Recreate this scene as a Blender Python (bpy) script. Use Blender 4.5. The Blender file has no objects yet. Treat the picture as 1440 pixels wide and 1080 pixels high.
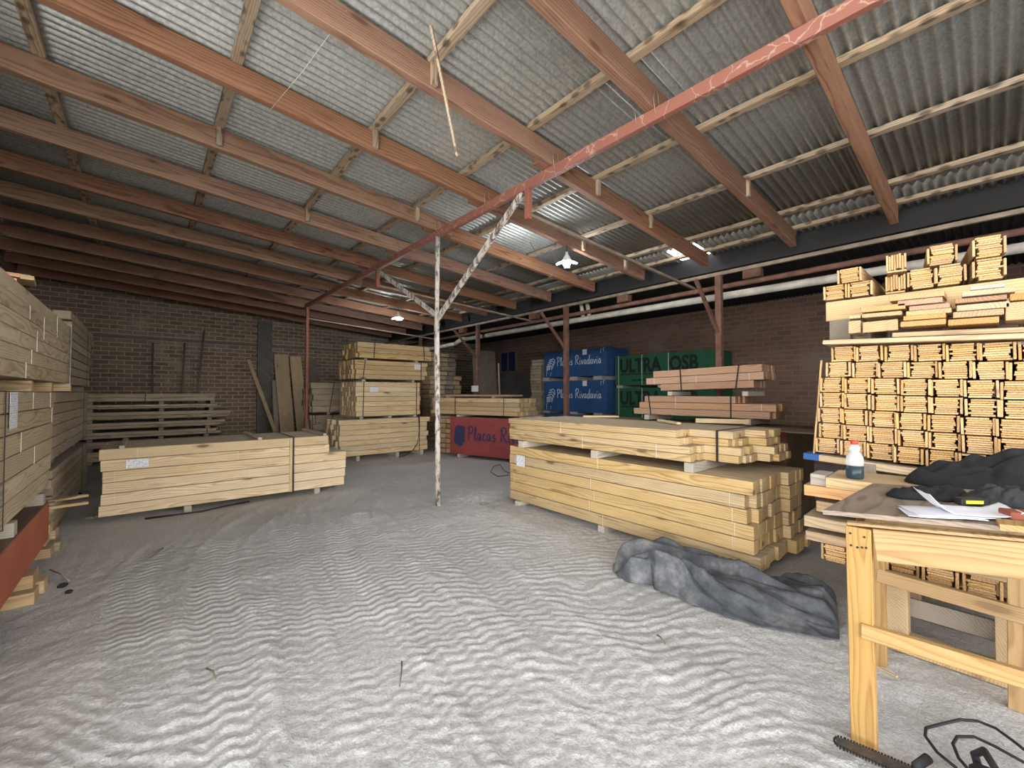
import bpy, bmesh, math, random
import numpy as np
from mathutils import Vector, Matrix
random.seed(7)
RNG = np.random.default_rng(3)
R = math.radians
PI = math.pi
scn = bpy.context.scene
COL = bpy.data.collections.new('lumber_shed')
scn.collection.children.link(COL)

# ------------------------------------------------------------------ camera
CZ = 1.55
FPX = 590.0
PITCH = R(1.2)
HEAD = R(41)
cam = bpy.data.cameras.new('camera')
cam.sensor_width = 36.0
cam.lens = 36.0 * FPX / 1440.0
cam.clip_start = 0.02
cam.clip_end = 300
camo = bpy.data.objects.new('camera', cam)
camo.location = (0, 0, CZ)
camo.rotation_euler = (PI / 2 + PITCH, 0, -HEAD)
COL.objects.link(camo)
scn.camera = camo

# survey helpers: where a sight line meets a real plane of the shed (world X runs across, Y runs deep)
FW = Vector((math.sin(HEAD) * math.cos(PITCH), math.cos(HEAD) * math.cos(PITCH), math.sin(PITCH)))
RT = Vector((math.cos(HEAD), -math.sin(HEAD), 0))
UP = Vector((-math.sin(HEAD) * math.sin(PITCH), -math.cos(HEAD) * math.sin(PITCH), math.cos(PITCH)))


def ray(px, py):
    return FW + RT * ((px - 720) / FPX) + UP * ((540 - py) / FPX)


def atz(px, py, z):
    r = ray(px, py); t = (z - CZ) / r.z
    return Vector((r.x * t, r.y * t, z))


def atx(px, py, x):
    r = ray(px, py); t = x / r.x
    return Vector((x, r.y * t, CZ + r.z * t))


def aty(px, py, y):
    r = ray(px, py); t = y / r.y
    return Vector((r.x * t, y, CZ + r.z * t))


# ------------------------------------------------------------------ materials
def newmat(name):
    m = bpy.data.materials.new(name)
    m.use_nodes = True
    nt = m.node_tree
    b = nt.nodes['Principled BSDF']
    return m, nt, b


def N(nt, typ, **kw):
    n = nt.nodes.new(typ)
    for k, v in kw.items():
        if k.startswith('i_'):
            key = k[2:]
            key = int(key) if key.isdigit() else key
            n.inputs[key].default_value = v
        else:
            setattr(n, k, v)
    return n


def ramp(nt, fac, stops):
    r = nt.nodes.new('ShaderNodeValToRGB')
    e = r.color_ramp.elements
    while len(e) < len(stops):
        e.new(0.5)
    for i, (p, c) in enumerate(stops):
        e[i].position = p
        e[i].color = (c[0], c[1], c[2], 1) if len(c) == 3 else c
    nt.links.new(fac, r.inputs['Fac'])
    return r.outputs['Color']


def math_n(nt, op, a, b=None):
    n = nt.nodes.new('ShaderNodeMath'); n.operation = op
    for i, v in enumerate((a, b)):
        if v is None: continue
        if isinstance(v, (int, float)): n.inputs[i].default_value = v
        else: nt.links.new(v, n.inputs[i])
    return n.outputs[0]


def mix(nt, fac, a, b, typ='MIX'):
    n = nt.nodes.new('ShaderNodeMix'); n.data_type = 'RGBA'; n.blend_type = typ
    for sock, v in ((n.inputs[0], fac), (n.inputs[6], a), (n.inputs[7], b)):
        if isinstance(v, (int, float)): sock.default_value = v
        elif isinstance(v, (tuple, list)): sock.default_value = (v[0], v[1], v[2], 1)
        else: nt.links.new(v, sock)
    return n.outputs[2]


def wood(name, light, dark, knot=(0.10, 0.045, 0.02), knots=0.5, var=0.22, rough=0.65, grain=1.0, dusttop=0.0, ring=0.014, spots=0.0):
    """sawn timber: growth rings round a pith that runs along local X, bent by noise, with knots"""
    m, nt, b = newmat(name)
    L = nt.links
    tc = N(nt, 'ShaderNodeTexCoord'); oi = N(nt, 'ShaderNodeObjectInfo')
    w2 = N(nt, 'ShaderNodeTexWhiteNoise', noise_dimensions='1D'); L.new(oi.outputs['Random'], w2.inputs['W'])
    rs = N(nt, 'ShaderNodeSeparateColor'); L.new(w2.outputs['Color'], rs.inputs[0])
    sp = N(nt, 'ShaderNodeSeparateXYZ'); L.new(tc.outputs['Object'], sp.inputs[0])
    # coordinates with a per-board shift along the grain
    cx = N(nt, 'ShaderNodeCombineXYZ')
    L.new(math_n(nt, 'ADD', sp.outputs['X'], math_n(nt, 'MULTIPLY', oi.outputs['Random'], 61.0)), cx.inputs[0])
    L.new(sp.outputs['Y'], cx.inputs[1]); L.new(sp.outputs['Z'], cx.inputs[2])
    # low noise that bends the rings
    mp2 = N(nt, 'ShaderNodeMapping'); mp2.inputs['Scale'].default_value = (1.1, 5.0, 5.0)
    L.new(cx.outputs[0], mp2.inputs[0])
    nb = N(nt, 'ShaderNodeTexNoise', i_Scale=1.0, i_Detail=2.0, i_Roughness=0.5)
    L.new(mp2.outputs[0], nb.inputs['Vector'])
    oy = math_n(nt, 'ADD', sp.outputs['Y'], math_n(nt, 'MULTIPLY', math_n(nt, 'SUBTRACT', rs.outputs[0], 0.5), 0.24))
    oz = math_n(nt, 'ADD', sp.outputs['Z'], math_n(nt, 'MULTIPLY', math_n(nt, 'SUBTRACT', rs.outputs[1], 0.5), 0.24))
    rad = math_n(nt, 'SQRT', math_n(nt, 'ADD', math_n(nt, 'MULTIPLY', oy, oy), math_n(nt, 'MULTIPLY', oz, oz)))
    rad = math_n(nt, 'ADD', rad, math_n(nt, 'MULTIPLY', nb.outputs['Fac'], 0.085))
    fr = math_n(nt, 'FRACT', math_n(nt, 'MULTIPLY', rad, 1.0 / ring))
    rr = ramp(nt, fr, [(0.0, (1, 1, 1)), (0.45, (0.72, 0.72, 0.72)), (0.82, (0.12, 0.12, 0.12)), (1.0, (0.9, 0.9, 0.9))])
    # fine fibre
    mp = N(nt, 'ShaderNodeMapping'); mp.inputs['Scale'].default_value = (2.0, 45 * grain, 45 * grain)
    L.new(cx.outputs[0], mp.inputs[0])
    n1 = N(nt, 'ShaderNodeTexNoise', i_Scale=1.6, i_Detail=5.0, i_Roughness=0.65)
    L.new(mp.outputs[0], n1.inputs['Vector'])
    # broad tone along the board
    mp4 = N(nt, 'ShaderNodeMapping'); mp4.inputs['Scale'].default_value = (1.6, 6, 6)
    L.new(cx.outputs[0], mp4.inputs[0])
    n4 = N(nt, 'ShaderNodeTexNoise', i_Scale=1.0, i_Detail=4.0, i_Roughness=0.6)
    L.new(mp4.outputs[0], n4.inputs['Vector'])
    f = math_n(nt, 'ADD', math_n(nt, 'ADD', math_n(nt, 'MULTIPLY', n1.outputs['Fac'], 0.36), math_n(nt, 'MULTIPLY', rr, 0.30)), math_n(nt, 'MULTIPLY', n4.outputs['Fac'], 0.34))
    mid = tuple((a * 2 + c) / 3 for a, c in zip(light, dark))
    col = ramp(nt, f, [(0.32, dark), (0.50, mid), (0.64, light)])
    mp3 = N(nt, 'ShaderNodeMapping'); mp3.inputs['Scale'].default_value = (2.6, 8.5, 8.5)
    L.new(cx.outputs[0], mp3.inputs[0])
    vo = N(nt, 'ShaderNodeTexVoronoi', feature='F1', i_Scale=0.62)
    L.new(mp3.outputs[0], vo.inputs['Vector'])
    kf = ramp(nt, vo.outputs['Distance'], [(0.0, (1, 1, 1)), (0.085, (0.9, 0.9, 0.9)), (0.13, (0.28, 0.28, 0.28)), (0.22, (0, 0, 0))])
    col = mix(nt, math_n(nt, 'MULTIPLY', kf, knots), col, knot)
    if spots:
        vs = N(nt, 'ShaderNodeTexVoronoi', feature='F1', i_Scale=1.0)
        mp5 = N(nt, 'ShaderNodeMapping'); mp5.inputs['Scale'].default_value = (7.5, 14, 14)
        L.new(cx.outputs[0], mp5.inputs[0]); L.new(mp5.outputs[0], vs.inputs['Vector'])
        sf = ramp(nt, vs.outputs['Distance'], [(0.22, (1, 1, 1)), (0.42, (0, 0, 0))])
        col = mix(nt, math_n(nt, 'MULTIPLY', sf, spots), col, tuple(x * 0.3 for x in dark))
    hs = N(nt, 'ShaderNodeHueSaturation')
    L.new(math_n(nt, 'ADD', math_n(nt, 'MULTIPLY', oi.outputs['Random'], var * 2), 1 - var), hs.inputs['Value'])
    L.new(math_n(nt, 'ADD', math_n(nt, 'MULTIPLY', rs.outputs[2], 0.2), 0.86), hs.inputs['Saturation'])
    L.new(col, hs.inputs['Color'])
    out = hs.outputs['Color']
    if dusttop:
        ge = N(nt, 'ShaderNodeNewGeometry'); sn = N(nt, 'ShaderNodeSeparateXYZ')
        L.new(ge.outputs['Normal'], sn.inputs[0])
        up = ramp(nt, sn.outputs['Z'], [(0.6, (0, 0, 0)), (0.95, (1, 1, 1))])
        out = mix(nt, math_n(nt, 'MULTIPLY', up, dusttop), out, (0.34, 0.31, 0.27))
    L.new(out, b.inputs['Base Color'])
    b.inputs['Roughness'].default_value = rough
    b.inputs['Specular IOR Level'].default_value = 0.2
    bp = N(nt, 'ShaderNodeBump', i_Strength=0.15, i_Distance=0.003)
    L.new(f, bp.inputs['Height']); L.new(bp.outputs[0], b.inputs['Normal'])
    return m


def plain(name, c, rough=0.7, metal=0.0, noise=0.0, nscale=8.0, c2=None, bump=0.0, spec=0.3):
    m, nt, b = newmat(name)
    b.inputs['Roughness'].default_value = rough
    b.inputs['Metallic'].default_value = metal
    b.inputs['Specular IOR Level'].default_value = spec
    b.inputs['Base Color'].default_value = (*c, 1)
    if noise or c2 or bump:
        tc = N(nt, 'ShaderNodeTexCoord')
        n1 = N(nt, 'ShaderNodeTexNoise', i_Scale=nscale, i_Detail=6.0, i_Roughness=0.65)
        nt.links.new(tc.outputs['Object'], n1.inputs['Vector'])
        c2 = c2 or tuple(x * (1 - noise) for x in c)
        nt.links.new(ramp(nt, n1.outputs['Fac'], [(0.36, c2), (0.62, c)]), b.inputs['Base Color'])
        if bump:
            bp = N(nt, 'ShaderNodeBump', i_Strength=bump, i_Distance=0.01)
            nt.links.new(n1.outputs['Fac'], bp.inputs['Height']); nt.links.new(bp.outputs[0], b.inputs['Normal'])
    return m


M = {}
M['pine'] = wood('fresh_pine', (0.60, 0.43, 0.21), (0.31, 0.18, 0.07), knots=0.85, var=0.10, dusttop=0.55)
M['pine_pale'] = wood('pale_pine', (0.74, 0.575, 0.345), (0.42, 0.275, 0.13), knots=0.85, var=0.10, dusttop=0.6)
M['pine_old'] = wood('aged_pine', (0.46, 0.37, 0.25), (0.25, 0.18, 0.11), knots=0.5, var=0.16, dusttop=0.6)
M['pine_treated'] = wood('greenish_pine', (0.60, 0.485, 0.32), (0.31, 0.23, 0.135), knots=0.5, var=0.10, dusttop=0.5)
M['floorboard'] = wood('honey_pine', (0.60, 0.38, 0.165), (0.34, 0.185, 0.065), knots=0.6, var=0.2, grain=1.5)
M['plank'] = wood('sawn_plank', (0.54, 0.385, 0.21), (0.32, 0.21, 0.105), knots=0.4, var=0.2, dusttop=0.35)
M['orange_plank'] = wood('orange_sawn_plank', (0.62, 0.33, 0.125), (0.38, 0.175, 0.06), knots=0.3, var=0.15, dusttop=0.3)
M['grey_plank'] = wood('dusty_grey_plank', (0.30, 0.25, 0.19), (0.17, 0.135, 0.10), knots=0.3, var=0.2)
M['terracotta'] = wood('reddish_hardwood', (0.46, 0.275, 0.165), (0.28, 0.15, 0.085), knots=0.2, var=0.13, dusttop=0.3)
M['rafter'] = wood('red_brown_rafter_wood', (0.32, 0.165, 0.097), (0.14, 0.063, 0.036), knots=0.8, var=0.12, grain=0.6, ring=0.02)
M['rafter_pale'] = wood('faded_rafter_wood', (0.37, 0.215, 0.125), (0.18, 0.09, 0.048), knots=0.8, var=0.15, grain=0.6, ring=0.02)
M['purlin'] = wood('weathered_purlin_wood', (0.46, 0.35, 0.23), (0.20, 0.135, 0.085), knots=0.6, var=0.12, grain=0.6, spots=0.75)
M['weather_sheet'] = wood('dark_weathered_board', (0.20, 0.165, 0.125), (0.11, 0.085, 0.06), knots=0.4, var=0.2)
M['bench'] = wood('bench_pine', (0.43, 0.265, 0.10), (0.27, 0.145, 0.048), knots=0.6, var=0.06, grain=0.8)
M['benchtop'] = wood('greyed_plywood', (0.30, 0.235, 0.18), (0.16, 0.12, 0.09), knots=0.2, var=0.05, grain=0.35, ring=0.016)
M['bearer'] = wood('pale_bearer', (0.52, 0.46, 0.38), (0.34, 0.29, 0.22), knots=0.3, var=0.15, dusttop=0.4)
M['mdf'] = plain('brown_board_sheet', (0.20, 0.135, 0.085), 0.7, noise=0.25, nscale=3)
M['strap'] = plain('black_plastic_strap', (0.02, 0.02, 0.022), 0.45)
M['strap_grey'] = plain('grey_steel_strap', (0.35, 0.36, 0.38), 0.4, 0.6)
M['string'] = plain('white_tie_string', (0.75, 0.70, 0.58), 0.8)
M['white_paint'] = plain('white_letter_paint', (0.62, 0.68, 0.75), 0.8)
M['navy_paint'] = plain('navy_letter_paint', (0.05, 0.05, 0.12), 0.8, noise=0.3, nscale=20)
M['black_paint'] = plain('black_letter_paint', (0.012, 0.016, 0.014), 0.8)
M['wire'] = plain('black_cable', (0.02, 0.02, 0.02), 0.55)
M['tie_wire'] = plain('rusty_tie_wire', (0.42, 0.33, 0.22), 0.5, 0.5)
M['pvc'] = plain('dusty_white_pvc', (0.50, 0.46, 0.39), 0.5, noise=0.32, nscale=4)
M['rust'] = plain('rusty_steel', (0.20, 0.10, 0.07), 0.75, 0.15, noise=0.45, nscale=6)
M['redoxide'] = plain('red_oxide_steel', (0.36, 0.12, 0.075), 0.65, 0.1, c2=(0.27, 0.10, 0.07), nscale=3)
M['angle'] = plain('pale_dusty_steel', (0.32, 0.25, 0.18), 0.6, 0.2, noise=0.4, nscale=6)
M['black_cloth'] = plain('black_cloth', (0.022, 0.022, 0.024), 0.95, noise=0.3, nscale=14, bump=0.3)
M['grey_cloth'] = plain('charcoal_cloth', (0.045, 0.045, 0.045), 0.95, noise=0.4, nscale=14, bump=0.3)
M['paper'] = plain('white_paper', (0.82, 0.83, 0.88), 0.7)
M['white'] = plain('white_plastic', (0.72, 0.72, 0.70), 0.5)
M['red_cap'] = plain('red_plastic_cap', (0.62, 0.05, 0.03), 0.4)
M['maroon'] = plain('dull_red_plastic', (0.26, 0.07, 0.045), 0.55, noise=0.2)
M['black'] = plain('black_plastic', (0.02, 0.02, 0.022), 0.5)
M['steel'] = plain('dark_scratched_steel', (0.16, 0.15, 0.14), 0.5, 0.7, noise=0.4, nscale=30)
M['yellow'] = plain('yellow_plastic', (0.62, 0.60, 0.06), 0.5)
M['concrete'] = plain('grey_concrete', (0.16, 0.145, 0.125), 0.9, noise=0.3, nscale=4)
M['stone'] = plain('grey_stone', (0.30, 0.29, 0.27), 0.9, noise=0.3, nscale=20)
M['dark_lump'] = plain('dark_lump', (0.03, 0.03, 0.03), 0.9)
M['door_grey'] = plain('grey_sheet_door', (0.13, 0.12, 0.11), 0.7, noise=0.25, nscale=2)


def pack_paint(name, c, line=0.75):
    # painted edge of a stack of sheets: fine horizontal sheet lines
    m, nt, b = newmat(name)
    tc = N(nt, 'ShaderNodeTexCoord'); sp = N(nt, 'ShaderNodeSeparateXYZ')
    nt.links.new(tc.outputs['Object'], sp.inputs[0])
    fr = math_n(nt, 'FRACT', math_n(nt, 'MULTIPLY', sp.outputs['Z'], 62.0))
    ln = ramp(nt, fr, [(0.0, (line,) * 3), (0.12, (line,) * 3), (0.2, (1, 1, 1))])
    n1 = N(nt, 'ShaderNodeTexNoise', i_Scale=3.0, i_Detail=5.0)
    nt.links.new(tc.outputs['Object'], n1.inputs['Vector'])
    base = ramp(nt, n1.outputs['Fac'], [(0.3, tuple(x * 0.75 for x in c)), (0.7, c)])
    nt.links.new(mix(nt, 1.0, base, ln, 'MULTIPLY'), b.inputs['Base Color'])
    b.inputs['Roughness'].default_value = 0.8
    return m


M['blue_pack'] = pack_paint('blue_painted_sheets', (0.024, 0.095, 0.26))
M['green_pack'] = pack_paint('green_painted_sheets', (0.012, 0.10, 0.045))
M['red_pack'] = pack_paint('red_painted_sheets', (0.33, 0.062, 0.058), 0.9)
M['orange_pack'] = pack_paint('orange_red_painted_sheets', (0.50, 0.13, 0.065), 0.9)


def label_mat():
    m, nt, b = newmat('printed_tag_paper')
    tc = N(nt, 'ShaderNodeTexCoord'); mp = N(nt, 'ShaderNodeMapping')
    mp.inputs['Scale'].default_value = (55, 55, 26)
    nt.links.new(tc.outputs['Object'], mp.inputs[0])
    n1 = N(nt, 'ShaderNodeTexNoise', i_Scale=1.3, i_Detail=2.0)
    nt.links.new(mp.outputs[0], n1.inputs['Vector'])
    sp = N(nt, 'ShaderNodeSeparateXYZ'); nt.links.new(tc.outputs['Object'], sp.inputs[0])
    fr = math_n(nt, 'FRACT', math_n(nt, 'MULTIPLY', sp.outputs['Z'], 62.0))
    a = math_n(nt, 'MULTIPLY', math_n(nt, 'GREATER_THAN', fr, 0.5), math_n(nt, 'GREATER_THAN', n1.outputs['Fac'], 0.52))
    nt.links.new(mix(nt, math_n(nt, 'MULTIPLY', a, 0.7), (0.80, 0.81, 0.86), (0.22, 0.24, 0.36)), b.inputs['Base Color'])
    b.inputs['Roughness'].default_value = 0.6
    return m


M['tag'] = label_mat()


def brick_mat(name, c1, c2, mortar, swap, msize=0.016):
    m, nt, b = newmat(name)
    L = nt.links
    tc = N(nt, 'ShaderNodeTexCoord'); sp = N(nt, 'ShaderNodeSeparateXYZ'); cb = N(nt, 'ShaderNodeCombineXYZ')
    L.new(tc.outputs['Object'], sp.inputs[0])
    L.new(sp.outputs['Y' if swap else 'X'], cb.inputs[0]); L.new(sp.outputs['Z'], cb.inputs[1])
    nz = N(nt, 'ShaderNodeTexNoise', i_Scale=3.0, i_Detail=3.0)
    L.new(tc.outputs['Object'], nz.inputs['Vector'])
    wob = N(nt, 'ShaderNodeVectorMath', operation='MULTIPLY_ADD')
    L.new(nz.outputs['Color'], wob.inputs[0]); wob.inputs[1].default_value = (0.02, 0.02, 0); L.new(cb.outputs[0], wob.inputs[2])
    br = N(nt, 'ShaderNodeTexBrick')
    br.inputs['Scale'].default_value = 1.0
    br.inputs['Brick Width'].default_value = 0.30; br.inputs['Row Height'].default_value = 0.115
    br.inputs['Mortar Size'].default_value = msize; br.inputs['Mortar Smooth'].default_value = 0.4
    br.inputs['Color1'].default_value = (*c1, 1); br.inputs['Color2'].default_value = (*c2, 1); br.inputs['Mortar'].default_value = (*mortar, 1)
    L.new(wob.outputs[0], br.inputs['Vector'])
    n2 = N(nt, 'ShaderNodeTexNoise', i_Scale=0.9, i_Detail=6.0, i_Roughness=0.7)
    L.new(tc.outputs['Object'], n2.inputs['Vector'])
    # plaster smears that stay on the wall
    pl = ramp(nt, n2.outputs['Fac'], [(0.52, (0, 0, 0)), (0.66, (1, 1, 1))])
    col = mix(nt, math_n(nt, 'MULTIPLY', pl, 0.6), br.outputs['Color'], mortar)
    L.new(col, b.inputs['Base Color'])
    b.inputs['Roughness'].default_value = 0.95
    b.inputs['Specular IOR Level'].default_value = 0.1
    bp = N(nt, 'ShaderNodeBump', i_Strength=0.7, i_Distance=0.012)
    L.new(math_n(nt, 'SUBTRACT', 1.0, br.outputs['Fac']), bp.inputs['Height']); L.new(bp.outputs[0], b.inputs['Normal'])
    return m


M['brick_far'] = brick_mat('dusty_brick', (0.17, 0.115, 0.08), (0.25, 0.175, 0.12), (0.38, 0.32, 0.25), False)
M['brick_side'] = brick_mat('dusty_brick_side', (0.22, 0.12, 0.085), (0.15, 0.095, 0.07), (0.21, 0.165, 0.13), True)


def roof_mat():
    m, nt, b = newmat('galvanised_corrugated_iron')
    L = nt.links
    tc = N(nt, 'ShaderNodeTexCoord')
    vo = N(nt, 'ShaderNodeTexVoronoi', feature='F1', i_Scale=55.0)
    L.new(tc.outputs['Object'], vo.inputs['Vector'])
    n1 = N(nt, 'ShaderNodeTexNoise', i_Scale=0.8, i_Detail=6.0)
    L.new(tc.outputs['Object'], n1.inputs['Vector'])
    sp = N(nt, 'ShaderNodeSeparateColor'); L.new(vo.outputs['Color'], sp.inputs[0])
    f = math_n(nt, 'ADD', math_n(nt, 'MULTIPLY', sp.outputs[0], 0.34), math_n(nt, 'MULTIPLY', n1.outputs['Fac'], 0.66))
    L.new(ramp(nt, f, [(0.2, (0.28, 0.28, 0.255)), (0.55, (0.42, 0.42, 0.385)), (0.85, (0.55, 0.545, 0.50))]), b.inputs['Base Color'])
    b.inputs['Metallic'].default_value = 0.55
    b.inputs['Roughness'].default_value = 0.45
    return m


M['roof'] = roof_mat()
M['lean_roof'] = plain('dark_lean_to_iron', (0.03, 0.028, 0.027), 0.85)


def floor_mat():
    m, nt, b = newmat('grey_sandy_dirt')
    L = nt.links
    tc = N(nt, 'ShaderNodeTexCoord')
    n1 = N(nt, 'ShaderNodeTexNoise', i_Scale=1.1, i_Detail=8.0, i_Roughness=0.65)
    n2 = N(nt, 'ShaderNodeTexNoise', i_Scale=60.0, i_Detail=4.0, i_Roughness=0.7)
    for n in (n1, n2): L.new(tc.outputs['Object'], n.inputs['Vector'])
    c1 = ramp(nt, n1.outputs['Fac'], [(0.3, (0.52, 0.505, 0.48)), (0.7, (0.64, 0.625, 0.60))])
    c2 = ramp(nt, n2.outputs['Fac'], [(0.3, (0.72, 0.72, 0.72)), (0.7, (1.15, 1.15, 1.15))])
    vo = N(nt, 'ShaderNodeTexVoronoi', feature='F1', i_Scale=38.0)
    L.new(tc.outputs['Object'], vo.inputs['Vector'])
    spk = ramp(nt, vo.outputs['Distance'], [(0.06, (1, 1, 1)), (0.12, (0, 0, 0))])
    n3 = N(nt, 'ShaderNodeTexNoise', i_Scale=2.2, i_Detail=3.0)
    L.new(tc.outputs['Object'], n3.inputs['Vector'])
    chips = math_n(nt, 'MULTIPLY', spk, math_n(nt, 'GREATER_THAN', n3.outputs['Fac'], 0.54))
    col = mix(nt, 1.0, c1, c2, 'MULTIPLY')
    col = mix(nt, math_n(nt, 'MULTIPLY', chips, 0.5), col, (0.78, 0.74, 0.66))
    L.new(col, b.inputs['Base Color'])
    b.inputs['Roughness'].default_value = 1.0
    b.inputs['Specular IOR Level'].default_value = 0.1
    bp = N(nt, 'ShaderNodeBump', i_Strength=0.8, i_Distance=0.012)
    L.new(n2.outputs['Fac'], bp.inputs['Height']); L.new(bp.outputs[0], b.inputs['Normal'])
    return m


M['dirt'] = floor_mat()


def tarp_mat():
    m, nt, b = newmat('dusty_grey_tarpaulin')
    L = nt.links
    tc = N(nt, 'ShaderNodeTexCoord')
    n1 = N(nt, 'ShaderNodeTexNoise', i_Scale=5.0, i_Detail=8.0, i_Roughness=0.7)
    L.new(tc.outputs['Object'], n1.inputs['Vector'])
    L.new(ramp(nt, n1.outputs['Fac'], [(0.35, (0.045, 0.05, 0.058)), (0.52, (0.09, 0.095, 0.103)), (0.72, (0.24, 0.235, 0.225))]), b.inputs['Base Color'])
    b.inputs['Roughness'].default_value = 0.7
    bp = N(nt, 'ShaderNodeBump', i_Strength=0.5, i_Distance=0.012)
    n2 = N(nt, 'ShaderNodeTexNoise', i_Scale=16.0, i_Detail=5.0)
    L.new(tc.outputs['Object'], n2.inputs['Vector'])
    L.new(n2.outputs['Fac'], bp.inputs['Height']); L.new(bp.outputs[0], b.inputs['Normal'])
    return m


M['tarp'] = tarp_mat()


def peel_mat():
    m, nt, b = newmat('peeling_white_paint_on_steel')
    L = nt.links
    tc = N(nt, 'ShaderNodeTexCoord'); mp = N(nt, 'ShaderNodeMapping')
    mp.inputs['Scale'].default_value = (20, 20, 7)
    L.new(tc.outputs['Object'], mp.inputs[0])
    n1 = N(nt, 'ShaderNodeTexNoise', i_Scale=1.0, i_Detail=6.0, i_Roughness=0.7)
    L.new(mp.outputs[0], n1.inputs['Vector'])
    L.new(ramp(nt, n1.outputs['Fac'], [(0.42, (0.13, 0.10, 0.08)), (0.5, (0.55, 0.50, 0.43)), (0.7, (0.66, 0.62, 0.56))]), b.inputs['Base Color'])
    b.inputs['Roughness'].default_value = 0.7
    return m


M['peel'] = peel_mat()


def beam_mat():
    m, nt, b = newmat('red_steel_with_pale_streaks')
    L = nt.links
    tc = N(nt, 'ShaderNodeTexCoord')
    vo = N(nt, 'ShaderNodeTexVoronoi', feature='DISTANCE_TO_EDGE', i_Scale=5.0)
    n0 = N(nt, 'ShaderNodeTexNoise', i_Scale=6.0, i_Detail=3.0)
    L.new(tc.outputs['Object'], n0.inputs['Vector'])
    ad = N(nt, 'ShaderNodeVectorMath', operation='MULTIPLY_ADD')
    L.new(n0.outputs['Color'], ad.inputs[0]); ad.inputs[1].default_value = (0.2, 0.2, 0.2); L.new(tc.outputs['Object'], ad.inputs[2])
    L.new(ad.outputs[0], vo.inputs['Vector'])
    f = ramp(nt, vo.outputs['Distance'], [(0.0, (1, 1, 1)), (0.03, (0, 0, 0))])
    L.new(mix(nt, math_n(nt, 'MULTIPLY', f, 0.7), (0.28, 0.108, 0.075), (0.50, 0.37, 0.28)), b.inputs['Base Color'])
    b.inputs['Roughness'].default_value = 0.6
    return m


M['beam'] = beam_mat()


def emis(name, c, s):
    m, nt, b = newmat(name)
    b.inputs['Base Color'].default_value = (*c, 1)
    b.inputs['Emission Color'].default_value = (*c, 1)
    b.inputs['Emission Strength'].default_value = s
    return m


M['bulb'] = emis('lit_lamp_panel', (0.88, 0.95, 1.0), 40.0)
M['bulb_dim'] = emis('dimmer_lamp_panel', (0.80, 0.90, 1.0), 4.0)


def trans_mat(name, c, rough, trans):
    m, nt, b = newmat(name)
    b.inputs['Base Color'].default_value = (*c, 1)
    b.inputs['Roughness'].default_value = rough
    b.inputs['Transmission Weight'].default_value = trans
    b.inputs['IOR'].default_value = 1.3
    return m


M['bottle'] = trans_mat('cloudy_plastic', (0.85, 0.87, 0.86), 0.35, 0.55)
M['liquid'] = plain('dark_liquid', (0.03, 0.05, 0.06), 0.25)
M['glass_blue'] = plain('dark_blue_window_glass', (0.02, 0.03, 0.10), 0.2, spec=0.5)


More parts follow.
